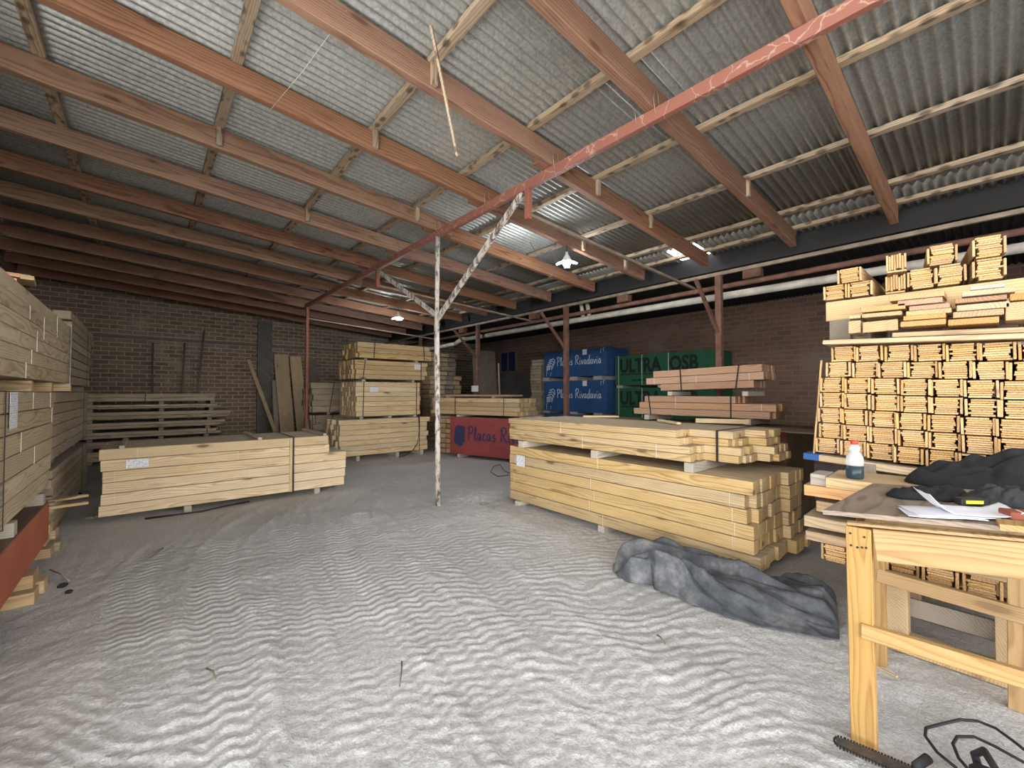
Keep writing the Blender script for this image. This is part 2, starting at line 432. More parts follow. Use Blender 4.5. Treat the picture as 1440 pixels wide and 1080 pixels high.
# ------------------------------------------------------------------ mesh helpers
class MB:
    def __init__(self):
        self.bm = bmesh.new()

    def box(self, x0, x1, y0, y1, z0, z1, bev=0.0):
        ret = bmesh.ops.create_cube(self.bm, size=1.0)
        vs = ret['verts']
        for v in vs:
            v.co = Vector((x0 + (v.co.x + 0.5) * (x1 - x0), y0 + (v.co.y + 0.5) * (y1 - y0), z0 + (v.co.z + 0.5) * (z1 - z0)))
        if bev:
            es = list({e for v in vs for e in v.link_edges})
            bmesh.ops.bevel(self.bm, geom=es, offset=bev, segments=1, affect='EDGES')
        return self

    def bar(self, p0, p1, w, h, bev=0.0):
        p0 = Vector(p0); p1 = Vector(p1); d = p1 - p0
        ret = bmesh.ops.create_cube(self.bm, size=1.0)
        vs = ret['verts']
        q = frame(d)
        for v in vs:
            v.co = p0 + q @ Vector(((v.co.x + 0.5) * d.length, v.co.y * w, v.co.z * h))
        if bev:
            es = list({e for v in vs for e in v.link_edges})
            bmesh.ops.bevel(self.bm, geom=es, offset=bev, segments=1, affect='EDGES')
        return self

    def tube(self, pts, r, n=8, cap=True):
        pts = [Vector(p) for p in pts]
        rings = []
        for i, p in enumerate(pts):
            a = pts[max(i - 1, 0)]; b = pts[min(i + 1, len(pts) - 1)]
            q = frame(b - a)
            rr = r[i] if isinstance(r, (list, tuple)) else r
            rings.append([self.bm.verts.new(p + q @ Vector((0, rr * math.cos(2 * PI * k / n), rr * math.sin(2 * PI * k / n)))) for k in range(n)])
        for a, b in zip(rings, rings[1:]):
            for k in range(n):
                f = self.bm.faces.new((a[k], a[(k + 1) % n], b[(k + 1) % n], b[k])); f.smooth = True
        if cap:
            self.bm.faces.new(rings[0][::-1]); self.bm.faces.new(rings[-1])
        return self

    def lathe(self, prof, c=(0, 0, 0), n=20):
        c = Vector(c); rings = []
        for r, z in prof:
            rings.append([self.bm.verts.new(c + Vector((max(r, 0.0004) * math.cos(2 * PI * k / n), max(r, 0.0004) * math.sin(2 * PI * k / n), z))) for k in range(n)])
        for a, b in zip(rings, rings[1:]):
            for k in range(n):
                f = self.bm.faces.new((a[k], a[(k + 1) % n], b[(k + 1) % n], b[k])); f.smooth = True
        self.bm.faces.new(rings[0][::-1]); self.bm.faces.new(rings[-1])
        return self

    def ribbon(self, pts, w, t):
        # flat painted stroke in local XZ, thickness t towards -Y
        pts = [Vector((p[0], 0, p[1])) for p in pts]
        ra = []
        for i, p in enumerate(pts):
            a = pts[max(i - 1, 0)]; b = pts[min(i + 1, len(pts) - 1)]
            d = (b - a).normalized(); nrm = Vector((-d.z, 0, d.x)) * (w / 2)
            ra.append([self.bm.verts.new(q) for q in (p + nrm, p - nrm, p - nrm - Vector((0, t, 0)), p + nrm - Vector((0, t, 0)))])
        for a, b in zip(ra, ra[1:]):
            for k in range(4):
                self.bm.faces.new((a[k], a[(k + 1) % 4], b[(k + 1) % 4], b[k]))
        self.bm.faces.new(ra[0][::-1]); self.bm.faces.new(ra[-1])
        return self

    def poly(self, pts, h):
        # prism from an outline in XY going up by h
        lo = [self.bm.verts.new((p[0], p[1], p[2] if len(p) > 2 else 0)) for p in pts]
        hi = [self.bm.verts.new(v.co + Vector((0, 0, h))) for v in lo]
        n = len(pts)
        self.bm.faces.new(lo[::-1]); self.bm.faces.new(hi)
        for k in range(n):
            self.bm.faces.new((lo[k], lo[(k + 1) % n], hi[(k + 1) % n], hi[k]))
        return self

    def mesh(self, name, mat):
        bmesh.ops.recalc_face_normals(self.bm, faces=self.bm.faces)
        me = bpy.data.meshes.new(name)
        self.bm.to_mesh(me); self.bm.free()
        if mat: me.materials.append(M[mat] if isinstance(mat, str) else mat)
        return me

    def build(self, name, mat, parent=None, loc=(0, 0, 0), rz=0.0):
        return link(name, self.mesh(name, mat), parent, loc, rz)


def frame(d):
    d = Vector(d).normalized()
    up = Vector((0, 0, 1)) if abs(d.z) < 0.95 else Vector((0, 1, 0))
    y = up.cross(d).normalized(); z = d.cross(y)
    return Matrix((d, y, z)).transposed()


def link(name, data, parent=None, loc=(0, 0, 0), rz=0.0):
    o = bpy.data.objects.new(name, data)
    COL.objects.link(o)
    o.parent = parent
    o.location = loc
    o.rotation_euler = (0, 0, rz)
    return o


def tag(o, label, cat, group=None):
    o['label'] = label; o['category'] = cat
    if group: o['group'] = group
    return o


def thing(name, label, cat, loc=(0, 0, 0), rz=0.0, group=None):
    return tag(link(name, None, None, loc, rz), label, cat, group)


def struct(o):
    o['kind'] = 'structure'
    return o


BOX = {}


def boxmesh(l, w, h, mat, name='board', bev=0.003):
    k = (round(l, 2), round(w, 4), round(h, 4), mat, name)
    if k not in BOX:
        BOX[k] = MB().box(0, k[0], -w / 2, w / 2, -h / 2, h / 2, bev).mesh(name, mat)
    return BOX[k]


def stick(name, p0, p1, w, h, mat, parent=None, bev=0.003, roll=0.0):
    """a straight timber whose grain runs from p0 to p1 (coordinates of the parent)"""
    p0 = Vector(p0); p1 = Vector(p1); d = p1 - p0
    me = MB().box(0, d.length, -w / 2, w / 2, -h / 2, h / 2, bev).mesh(name, mat)
    o = link(name, me, parent)
    q = frame(d).to_4x4()
    m = Matrix.Translation(p0) @ q @ Matrix.Rotation(roll, 4, 'X')
    o.location = p0
    o.rotation_euler = m.to_euler()
    return o


ORD = ['first', 'second', 'third', 'fourth', 'fifth', 'sixth', 'seventh', 'eighth', 'ninth', 'tenth', 'eleventh', 'twelfth', 'thirteenth', 'fourteenth', 'fifteenth']


def strap_loop(parent, x, y0, y1, z0, z1, w=0.018, t=0.003, mat='strap', name='strap', lean=0.0):
    mb = MB()
    x1 = x + lean
    g = t
    pts = [(x, y0 - g, z0 - g), (x1, y0 - g, z1 + g), (x1, y1 + g, z1 + g), (x, y1 + g, z0 - g)]
    for a, b in zip(pts, pts[1:] + pts[:1]):
        a = Vector(a); b = Vector(b)
        mb.bar(a, b, w, t)
    return mb.build(name, mat, parent)


def pack(name, label, cat, loc, rz, L, W, H, rows, cols, mat, group=None, ext=None, jit=0.012, gap=0.006, straps=(), strings=(), tags=(), skip=None, strapmat='strap', mats=None):
    """boards run along local X; local Y=0 is the front face; local Z=0 the underside"""
    root = thing(name, label, cat, loc, rz, group)
    bw, bh = W / cols, H / rows
    for r in range(rows):
        for c in range(cols):
            if skip and skip(r, c): continue
            x0, x1 = ext(r, c) if ext else (0.0, L)
            l = x1 - x0
            mt = mats(r, c) if mats else mat
            me = boxmesh(l, bw - gap, bh - gap, mt)
            o = link('board', me, root, (x0 + random.uniform(-jit, jit), (c + 0.5) * bw, (r + 0.5) * bh))
            if c == 0: o.location.y += random.uniform(-0.003, 0.003)
            if random.random() < 0.5:
                o.rotation_euler = (0, 0, PI); o.location.x += l
    for s in straps:
        x, lean = s if isinstance(s, tuple) else (s, 0.0)
        strap_loop(root, x, -0.004, W + 0.004, 0, H, mat=strapmat, lean=lean)
    for (x, z0, z1) in strings:
        MB().box(x, x + 0.004, -0.0075, -0.0035, z0, z1).build('tie_string', 'string', root)
    for (x, z, w, h) in tags:
        t = MB().box(-w / 2, w / 2, -0.0018, 0.0, -h / 2, h / 2).build('label_sheet', 'tag', root, (x, -0.0065, z))
        t['label'] = 'white printed paper tag'
    return root


def bearers(pts, L, w, h, along, z, label, group, mat='bearer', name='timber_bearer'):
    """short timbers under packs; pts = list of (x, y) of their near end"""
    for i, p in enumerate(pts):
        me = boxmesh(L, w, h, mat, name)
        o = link(name, me, None, (p[0], p[1], z + h / 2), 0 if along == 'x' else PI / 2)
        tag(o, label if isinstance(label, str) else label[i], 'timber bearer', group)


# ------------------------------------------------------------------ numpy value noise
def vnoise(x, y, seed):
    g = np.random.default_rng(seed).random((256, 256))
    xi = np.floor(x).astype(int); yi = np.floor(y).astype(int)
    xf = x - xi; yf = y - yi
    xf = xf * xf * (3 - 2 * xf); yf = yf * yf * (3 - 2 * yf)
    a = g[xi % 256, yi % 256]; b = g[(xi + 1) % 256, yi % 256]; c = g[xi % 256, (yi + 1) % 256]; d = g[(xi + 1) % 256, (yi + 1) % 256]
    return (a * (1 - xf) + b * xf) * (1 - yf) + (c * (1 - xf) + d * xf) * yf


def grid_object(name, X, Y, Z, mat, parent=None, smooth=True):
    nx, ny = X.shape
    me = bpy.data.meshes.new(name)
    co = np.stack([X, Y, Z], -1).reshape(-1, 3).astype(np.float32)
    idx = np.arange(nx * ny).reshape(nx, ny)
    f = np.stack([idx[:-1, :-1], idx[1:, :-1], idx[1:, 1:], idx[:-1, 1:]], -1).reshape(-1, 4)
    me.vertices.add(len(co)); me.vertices.foreach_set('co', co.ravel())
    me.loops.add(f.size); me.loops.foreach_set('vertex_index', f.ravel().astype(np.int32))
    me.polygons.add(len(f)); me.polygons.foreach_set('loop_start', np.arange(0, f.size, 4, dtype=np.int32))
    me.update(calc_edges=True)
    if smooth: me.polygons.foreach_set('use_smooth', np.ones(len(f), dtype=bool))
    me.materials.append(M[mat])
    return link(name, me, parent)


# ================================================================== THE SHED
XL, XR, YF, YN = -2.2, 11.0, 15.0, -3.2      # left wall, right wall, far wall, open front
XB = 3.01                                     # line of the red steel beam
XE = 6.64                                     # line of the eaves posts
SL = 0.075


def zr(x):  # underside of the rafters
    return 3.80 - SL * (x - XB)


RH = 0.20
# ---- floor: trodden sand with tyre tracks
def steps(a, b, fine0, fine1, f, c):
    out = [a]; v = a
    while v < b:
        v += f if fine0 <= v < fine1 else c
        out.append(v)
    return np.array(out)


fx = steps(-2.4, 11.3, -0.9, 3.9, 0.0125, 0.07)
fy = steps(-4.2, 15.3, 0.1, 5.4, 0.0125, 0.07)
GX, GY = np.meshgrid(fx, fy, indexing='ij')
GZ = 0.030 * (vnoise(GX * 0.8, GY * 0.8, 1) - 0.5) + 0.012 * (vnoise(GX * 3.1 + 9, GY * 3.1, 2) - 0.5)
GZ += 0.008 * (vnoise(GX * 8, GY * 8, 5) - 0.5) + 0.006 * (vnoise(GX * 19, GY * 19, 6) - 0.5)
# worm-like scuffs everywhere, ridges pressed by tyres over the middle of the floor
GZ += 0.0065 * (0.5 - np.abs(vnoise(GX * 15 + 3, GY * 15, 12) - 0.5) * 2) * np.clip(vnoise(GX * 0.9 + 4, GY * 0.9, 11) * 2 - 0.2, 0.3, 1)
GZ += 0.0035 * (0.5 - np.abs(vnoise(GX * 33 + 3, GY * 33, 13) - 0.5) * 2)
al = GX * FW.x + GY * FW.y
ac = GX * RT.x + GY * RT.y
ph0 = (al + (vnoise(GX * 1.6, GY * 1.6, 14) - 0.5) * 0.35 + (vnoise(GX * 5, GY * 5, 15) - 0.5) * 0.10 + (vnoise(GX * 13, GY * 13, 16) - 0.5) * 0.03) / 0.085
fr0 = ph0 - np.floor(ph0)
lug0 = np.where(fr0 < 0.3, fr0 / 0.3, (1 - fr0) / 0.7)
zone = np.clip((ac + 2.6) / 0.7, 0, 1) * np.clip((1.75 - ac) / 0.6, 0, 1) * np.clip((5.2 - al) / 1.0, 0, 1)
GZ += zone * 0.0095 * (lug0 - 0.5) * np.clip(vnoise(GX * 2.1 + 7, GY * 2.1, 17) * 1.6, 0.35, 1)
TRACKS = [
    ([(470, 1078), (452, 960), (432, 860), (415, 780), (412, 720), (440, 690), (500, 668), (570, 655)], 0.40, 1.0),
    ([(800, 1078), (690, 960), (610, 870), (550, 800), (505, 750), (500, 715), (530, 690), (590, 672)], 0.44, 0.9),
    ([(205, 1000), (200, 930), (190, 860), (200, 800), (270, 740), (350, 705), (460, 680)], 0.34, 0.6),
    ([(1010, 1078), (880, 960), (760, 870), (680, 800), (620, 755), (565, 720), (550, 695), (580, 675)], 0.40, 0.5),
    ([(330, 1078), (320, 960), (310, 880), (300, 810), (330, 750), (420, 700)], 0.36, 0.8),
    ([(620, 1078), (560, 980), (525, 900), (490, 830), (465, 760), (470, 715), (520, 685)], 0.42, 0.9),
    ([(600, 1078), (545, 960), (500, 870), (455, 790), (436, 730), (462, 695), (530, 668)], 0.30, 0.6),
]
for ti, (pp, wid, amp) in enumerate(TRACKS):
    P = np.array([atz(*p, 0.0)[:2] for p in pp])
    # resample with Catmull-Rom
    Q = []
    PP = np.vstack([2 * P[0] - P[1], P, 2 * P[-1] - P[-2]])
    for i in range(1, len(PP) - 2):
        for t in np.linspace(0, 1, 14, endpoint=False):
            a, b, c, d = PP[i - 1], PP[i], PP[i + 1], PP[i + 2]
            Q.append(0.5 * (2 * b + (c - a) * t + (2 * a - 5 * b + 4 * c - d) * t * t + (3 * b - a - 3 * c + d) * t ** 3))
    Q.append(P[-1]); Q = np.array(Q)
    S = np.concatenate([[0], np.cumsum(np.linalg.norm(np.diff(Q, axis=0), axis=1))])
    lo = Q.min(0) - 0.6; hi = Q.max(0) + 0.6
    sel = (GX > lo[0]) & (GX < hi[0]) & (GY > lo[1]) & (GY < hi[1])
    px_, py_ = GX[sel], GY[sel]
    best = np.full(px_.shape, 1e9); bs = np.zeros(px_.shape); bd = np.zeros(px_.shape)
    for i in range(len(Q) - 1):
        d = Q[i + 1] - Q[i]; l2 = (d * d).sum()
        t = np.clip(((px_ - Q[i, 0]) * d[0] + (py_ - Q[i, 1]) * d[1]) / l2, 0, 1)
        ex = px_ - Q[i, 0] - t * d[0]; ey = py_ - Q[i, 1] - t * d[1]
        dist = ex * ex + ey * ey
        m = dist < best
        best = np.where(m, dist, best); bs = np.where(m, S[i] + t * math.sqrt(l2), bs)
        bd = np.where(m, (d[0] * ey - d[1] * ex) / math.sqrt(l2), bd)
    dist = np.sqrt(best)
    inside = np.clip((wid / 2 - dist) / 0.05, 0, 1)
    wob = (vnoise(px_ * 4, py_ * 4, 20 + ti) - 0.5) * 0.07 + (vnoise(px_ * 14, py_ * 14, 60 + ti) - 0.5) * 0.02
    ph = (bs + wob + 0.022 * np.sin(bd * 2 * PI / 0.17 + ti)) / 0.082
    fr = ph - np.floor(ph)
    lug = np.where(fr < 0.3, fr / 0.3, (1 - fr) / 0.7)
    rim = np.exp(-((dist - wid / 2 - 0.02) / 0.035) ** 2)
    patch = np.clip(vnoise(px_ * 1.3, py_ * 1.3, 40 + ti) * 1.4 + 0.05, 0.3, 1)
    GZ[sel] = GZ[sel] * (1 - 0.6 * inside) + amp * (inside * (lug * 0.0145 * patch - 0.011) + rim * 0.009 * patch)
# keep the ground flat where packs stand
fl = struct(grid_object('floor', GX, GY, GZ, 'dirt'))
yard = MB().box(-40, 45, -60, YN - 0.95, -0.08, -0.02).build('ground', 'dirt'); struct(yard)

# ---- walls
def wall(name, x0, x1, y0, y1, z1, mat, notches=()):
    mb = MB(); mb.box(x0, x1, y0, y1, -0.1, z1)
    return struct(mb.build(name, mat))


# far wall follows the roof slope; three small gaps under the sheets let daylight in
mb = MB()
cuts = [XL - 0.2, -1.75, -1.2, 1.95, 2.35, 3.25, 3.55, 6.7, XR + 0.2]
for i in range(len(cuts) - 1):
    a, b = cuts[i], cuts[i + 1]
    dz = 0.165 if i in (1, 3, 5) else 0.205
    za = zr(a) + RH + dz if a < 6.7 else 3.9
    zb = zr(b) + RH + dz if b < 6.8 else 3.9
    vs = [mb.bm.verts.new(p) for p in ((a, YF, -0.1), (b, YF, -0.1), (b, YF, zb), (a, YF, za), (a, YF + 0.2, -0.1), (b, YF + 0.2, -0.1), (b, YF + 0.2, zb), (a, YF + 0.2, za))]
    for f in ((0, 1, 2, 3), (7, 6, 5, 4), (3, 2, 6, 7), (0, 3, 7, 4), (1, 5, 6, 2), (0, 4, 5, 1)):
        mb.bm.faces.new([vs[k] for k in f])
struct(mb.build('wall_far', 'brick_far'))
wall('wall_right', XR, XR + 0.2, YN, YF, 3.9, 'brick_side')
wall('wall_left', XL - 0.2, XL, 2.4, YF, 4.43, 'brick_side')
wall('wall_front', 4.2, XR + 0.2, YN - 0.2, YN, 4.2, 'brick_side')

# ---- roof sheets
def corrugated(name, x0, x1, y0, y1, zf, mat, pitch=0.082, amp=0.019, xs=5):
    n = int((y1 - y0) / pitch * 8)
    yy = np.linspace(y0, y1, n); xx = np.linspace(x0, x1, xs)
    X, Y = np.meshgrid(xx, yy, indexing='ij')
    Z = zf(X) + amp * np.sin(2 * PI * Y / pitch)
    o = struct(grid_object(name, X, Y, Z, mat))
    md = o.modifiers.new('thickness', 'SOLIDIFY'); md.thickness = 0.002; md.offset = 1
    return o


PH = 0.05
zs = lambda x: zr(x) + RH + PH + 0.016
corrugated('ceiling', XL - 0.2, 6.26, YN + 0.2, YF + 0.2, zs, 'roof')
corrugated('ceiling', 6.24, 6.86, YN + 0.2, 2.93, zs, 'roof')
corrugated('ceiling', 6.24, 6.86, 3.45, YF + 0.2, zs, 'roof')
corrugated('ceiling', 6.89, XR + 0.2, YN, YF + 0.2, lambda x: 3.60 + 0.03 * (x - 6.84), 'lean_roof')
# board closing the step between the two roofs
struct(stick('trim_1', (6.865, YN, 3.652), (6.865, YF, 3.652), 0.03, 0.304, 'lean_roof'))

# ---- rafters, two lengths lapped over the steel beam
RY = [0.75, 1.78, 2.86, 3.97, 5.08, 6.26, 7.40, 8.52, 9.66, 10.8, 11.9, 13.0, 14.1]
for i, y in enumerate(RY):
    off = 0.0 if i < 3 else 0.085
    wobl = random.uniform(-0.02, 0.02)
    mt = 'rafter_pale' if i in (4, 5, 7) else 'rafter'
    if i < 2:
        o = stick('roof_rafter', (XL, y, zr(XL) + RH / 2), (6.60, y + wobl, zr(6.60) + RH / 2), 0.075, RH, mt, bev=0.004)
        tag(o, 'red-brown wooden rafter under the iron roof, %s from the open front of the shed' % ORD[i], 'rafter', 'rafters under the iron roof')
        continue
    e = 3.22 + random.uniform(-0.05, 0.12)
    o = stick('roof_rafter', (XL, y, zr(XL) + RH / 2), (e, y, zr(e) + RH / 2), 0.075, RH, mt, bev=0.004)
    tag(o, 'red-brown wooden rafter left of the steel beam, %s from the open front' % ORD[i], 'rafter', 'rafters under the iron roof')
    o = stick('roof_rafter', (2.86, y + off, zr(2.86) + RH / 2 - 0.004), (6.60, y + off + wobl, zr(6.60) + RH / 2), 0.075, RH - 0.006, 'rafter', bev=0.004)
    if off == 0: o.location.y += 0.08
    tag(o, 'red-brown wooden rafter right of the steel beam, %s from the open front' % ORD[i], 'rafter', 'rafters under the iron roof')
# ---- purlins across the rafters
PX = [-1.88, -0.70, 0.505, 1.64, 2.69, 3.79, 4.89, 5.98, 6.53]
for i, x in enumerate(PX):
    o = stick('roof_purlin', (x, YN + 0.3, zr(x) + RH + PH / 2), (x, YF, zr(x) + RH + PH / 2), 0.08, PH, 'purlin', bev=0.004)
    tag(o, 'weathered pale purlin strip under the roof sheets, %s from the left wall' % ORD[i], 'purlin', 'purlins under the roof sheets')
# small wooden cleats where purlins meet rafters
k = 0
for (ri, x) in ((2, 1.64), (3, 1.64), (4, 0.505), (4, 2.69), (5, 1.64), (3, 4.89), (2, 4.89), (1, 4.89), (2, 3.79), (3, 5.98)):
    y = RY[ri] + (0.085 if ri > 2 and x > 3.2 else (0.08 if ri == 2 and x > 3.2 else 0)) - 0.058
    o = stick('wooden_cleat', (x, y, zr(x) + 0.02), (x, y, zr(x) + RH - 0.002), 0.05, 0.04, 'purlin')
    side = 'left' if x < 3 else 'right'
    tag(o, 'small cleat on the %s rafter from the front, under the %s purlin from left' % (ORD[ri], ORD[PX.index(x)]), 'cleat', 'cleats on the rafters')

# ---- red steel beam with its posts, braces and ties: one welded frame
PY = 5.0
fr_ = thing('steel_beam_frame', 'red steel beam on a peeling white pole with two slanted braces', 'steel frame', (XB, PY, 0))
MB().box(-0.03, 0.03, -8.0, 6.45, 3.695, 3.795, 0.006).build('beam', 'beam', fr_)
MB().tube([(0, 0, 0), (-0.01, 0, 1.0), (-0.03, 0, 2.5)], 0.036, 14).tube([(-0.03, 0, 2.48), (-0.02, 0, 3.70)], 0.031, 14).build('pole', 'peel', fr_)
MB().bar((-0.03, -0.02, 2.56), (0.0, -1.72, 3.70), 0.035, 0.075, 0.004).build('brace', 'peel', fr_)
MB().bar((-0.03, 0.02, 2.62), (0.0, 2.02, 3.68), 0.035, 0.065, 0.004).build('brace', 'peel', fr_)
MB().bar((0, 6.3, 0), (0, 6.3, 3.70), 0.06, 0.06, 0.004).build('far_post', 'redoxide', fr_)
for y in (-1.80, 2.04):
    MB().box(-0.03, 0.03, y - 0.03, y + 0.03, 3.38, 3.70, 0.004).build('hanger', 'redoxide', fr_)
for y, z0, z1 in ((-1.82, 3.42, 3.24), (2.04, 3.42, 3.22), (6.3, 3.42, 3.2)):
    MB().bar((0.0, y, z0), (3.70, y, z1), 0.035, 0.035).build('tie_bar', 'angle', fr_)
for i, y in enumerate(RY[1:9]):
    for dy in (-0.07, 0.10):
        yy = y - PY + dy
        MB().tube([(-0.034, yy, 3.74), (-0.045, yy + 0.01, 3.86), (-0.02, yy + 0.012, 3.94), (0.02, yy + 0.012, 3.93), (0.036, yy, 3.75)], 0.0032, 5).build('tie_wire', 'tie_wire', fr_)

# ---- eaves frame
ef = thing('eaves_frame', 'rusty steel posts and twin rails carrying the low edge of the roof', 'steel frame', (XE, 5.9, 0))
for y in (2.77, 5.9, 9.03, 12.15):
    MB().box(-0.045, 0.045, y - 5.9 - 0.045, y - 5.9 + 0.045, 0, 3.36, 0.005).build('post', 'rust', ef)
    MB().bar((-0.04, y - 5.9, 2.48), (-0.76, y - 5.9, 3.16), 0.04, 0.05).build('knee_brace', 'rust', ef)
MB().box(-0.025, 0.025, -7.6, 9.0, 3.36, 3.41).build('angle_rail', 'angle', ef)
MB().tube([(0.08, -7.6, 3.20), (0.08, 9.0, 3.18)], 0.038, 10).build('pipe_rail', 'rust', ef)
for y in (-3.6, -1.4, 1.0, 3.9):
    MB().box(-0.02, 0.10, y - 0.12, y + 0.12, 3.235, 3.355).build('rail_block', 'rust', ef)
# ---- white waste pipe under the eaves
pv = thing('pvc_pipe', 'long dusty white plastic pipe slung under the eaves rails', 'pipe', (6.84, 5.0, 0))
MB().tube([(0, -6.6, 3.05), (0, 0, 3.085), (0, 4.95, 3.08)], 0.056, 14).build('pipe', 'pvc', pv)
MB().tube([(0, 4.9, 3.08), (-0.02, 5.02, 3.09), (-0.06, 5.1, 3.05), (-0.07, 5.3, 2.98)], 0.066, 14).build('elbow', 'pvc', pv)
MB().tube([(-0.07, 5.28, 2.985), (-0.05, 8.6, 2.90)], 0.052, 14).build('pipe', 'pvc', pv)
for dy in (0.0, 0.16):
    MB().tube([(0.0, 0.45 + dy, 3.09), (0.0, 0.45 + dy, 3.16), (0.0, 0.47 + dy, 3.26), (0.0, 0.5 + dy, 3.40)], 0.042, 12).build('riser', 'pvc', pv)

# ---- far wall details
struct(stick('trim_2', (XL, YF - 0.025, 3.02), (6.6, YF - 0.025, 3.02), 0.05, 0.07, 'concrete'))
pc = MB().box(2.55, 2.95, YF - 0.12, YF, 0, 3.78).build('trim_3', 'concrete'); struct(pc)
# right wall, far part: grey double door and a small dark window over it
struct(MB().box(XR - 0.04, XR, 11.5, 12.48, 0, 2.3).box(XR - 0.04, XR, 12.52, 13.5, 0, 2.3).build('door_1', 'door_grey'))
wn = struct(MB().box(XR - 0.06, XR, 12.35, 13.35, 2.36, 2.42).box(XR - 0.06, XR, 12.35, 13.35, 3.18, 3.24).box(XR - 0.06, XR, 12.35, 12.41, 2.42, 3.18).box(XR - 0.06, XR, 13.29, 13.35, 2.42, 3.18).box(XR - 0.05, XR, 12.83, 12.87, 2.42, 3.18).build('window_1', 'weather_sheet'))
MB().box(XR - 0.03, XR - 0.02, 12.41, 13.29, 2.42, 3.18).build('window_pane', 'glass_blue', wn)

# ================================================================== LAMPS
def lamp(loc, label, power):
    z_top = zr(loc[0])
    t = thing('hanging_lamp', label, 'lamp', loc, 0.4, 'lit lamps under the rafters')
    MB().lathe([(0.018, 0.10), (0.022, 0.06), (0.05, 0.02), (0.055, -0.005), (0.075, -0.02), (0.08, -0.045), (0.03, -0.05)]).build('lamp_body', 'white', t)
    MB().lathe([(0.05, -0.052), (0.055, -0.07), (0.045, -0.10), (0.01, -0.115)]).build('bulb', 'bulb', t)
    for k in range(3):
        a = 2 * PI * k / 3 + 0.3
        c, s = math.cos(a), math.sin(a)
        mb = MB()
        mb.bar((0.055 * c, 0.055 * s, -0.05), (0.145 * c, 0.145 * s, -0.085), 0.085, 0.016, 0.005)
        w = mb.build('lamp_wing', 'bulb_dim', t)
    MB().tube([(0, 0, 0.10), (0, 0, z_top - loc[2])], 0.005, 6).build('cord', 'wire', t)
    li = bpy.data.lights.new('lamp_light', 'POINT'); li.energy = power; li.color = (0.86, 0.93, 1.0); li.shadow_soft_size = 0.06
    lo = bpy.data.objects.new('lamp_light', li); COL.objects.link(lo); lo.parent = t; lo.location = (0, 0, -0.17)
    return t


p = aty(797, 364, 4.04)
lamp((p.x, 4.04, p.z), 'lit white three-wing lamp hanging nearest, above the middle of the shed', 45)
p = aty(560, 444, 9.70)
lamp((p.x, 9.70, p.z), 'lit white three-wing lamp hanging far back, above the tall four-pack stack', 45)
# loose wires by the near lamp
c0 = Vector((2.9, 3.95, zr(2.9)))
o = MB().tube([aty(745, 340, 4.2), aty(760, 366, 4.3), aty(772, 352, 4.3), aty(784, 372, 4.35), aty(775, 388, 4.4), aty(755, 400, 4.5)], 0.003, 5).build('loose_wire', 'wire')
tag(o, 'thin dark loose wire drooping from the roof beside the near lamp', 'wire')

# pale stick and string caught in the rafters
a = atz(606, 36, 4.125); b = aty(643, 219, 2.812)
s_ = MB().bar(a, b, 0.018, 0.022).build('wooden_stick', 'purlin')
tag(s_, 'thin pale stick hanging down from the roof across a rafter', 'stick')
a = aty(487, 15, 2.82); b = aty(378, 157, 3.93)
st = MB().tube([(a.x, a.y, a.z), tuple((a + b) / 2 - Vector((0, 0, 0.03))), (b.x, b.y, b.z)], 0.0022, 5).build('hanging_string', 'string')
tag(st, 'thin pale string strung between two rafters', 'string')

# ================================================================== LUMBER PACKS
# ---- long pale pack on the left of the floor
def extA(r, c):
    if r >= 4 and c < 9: return (0.0, 2.58)
    return (0.0, 2.82) if r < 4 else (0.02, 2.62)


pA = pack('lumber_pack', 'long low pack of pale pine boards with a paper tag on the open floor', 'lumber pack', (-0.40, 6.93, 0.08), R(-1.0), 2.82, 1.12, 0.80, 6, 10, 'pine_pale',
          'strapped lumber packs', ext=extA, jit=0.02, straps=[2.06], strings=[(0.32, 0.67, 0.80), (0.22, 0.54, 0.66), (0.12, 0.14, 0.52), (1.36, 0.54, 0.66), (1.5, 0.28, 0.40), (0.8, 0.14, 0.26), (1.75, 0.41, 0.53)], tags=[(0.32, 0.605, 0.21, 0.10)])
MB().box(2.01, 2.045, -0.02, -0.006, 0, 0.80, 0.002).build('edge_batten', 'pine_pale', pA)
strap_loop(pA, 2.06, -0.02, 1.124, -0.002, 0.803)
for x, l in ((0.18, 'left end'), (1.62, 'middle'), (2.5, 'right end')):
    o = link('timber_batten', boxmesh(1.2, 0.05, 0.035, 'bearer', 'timber_batten'), None, (-0.40 + x, 6.86, 0.88 + 0.02), PI / 2)
    tag(o, 'pale spacer batten lying across the %s of the long low pack' % l, 'batten', 'battens on the long low pack')
bearers([(0.42, 6.90), (2.0, 6.88)], 1.2, 0.08, 0.085, 'y', -0.005,
        ['short timber bearer under the tagged half of the long low pack', 'short timber bearer under the right half of the long low pack'], 'bearers under the long low pack')
# loose black strap on the ground under it
o = MB().tube([(0.0, 6.80, 0.02), (0.3, 6.72, 0.03), (0.55, 6.74, 0.02), (0.8, 6.80, 0.03), (1.1, 6.85, 0.035)], 0.012, 6).build('loose_strap', 'strap')
tag(o, 'loose black strap on the dirt along the foot of the long low pack', 'strap')

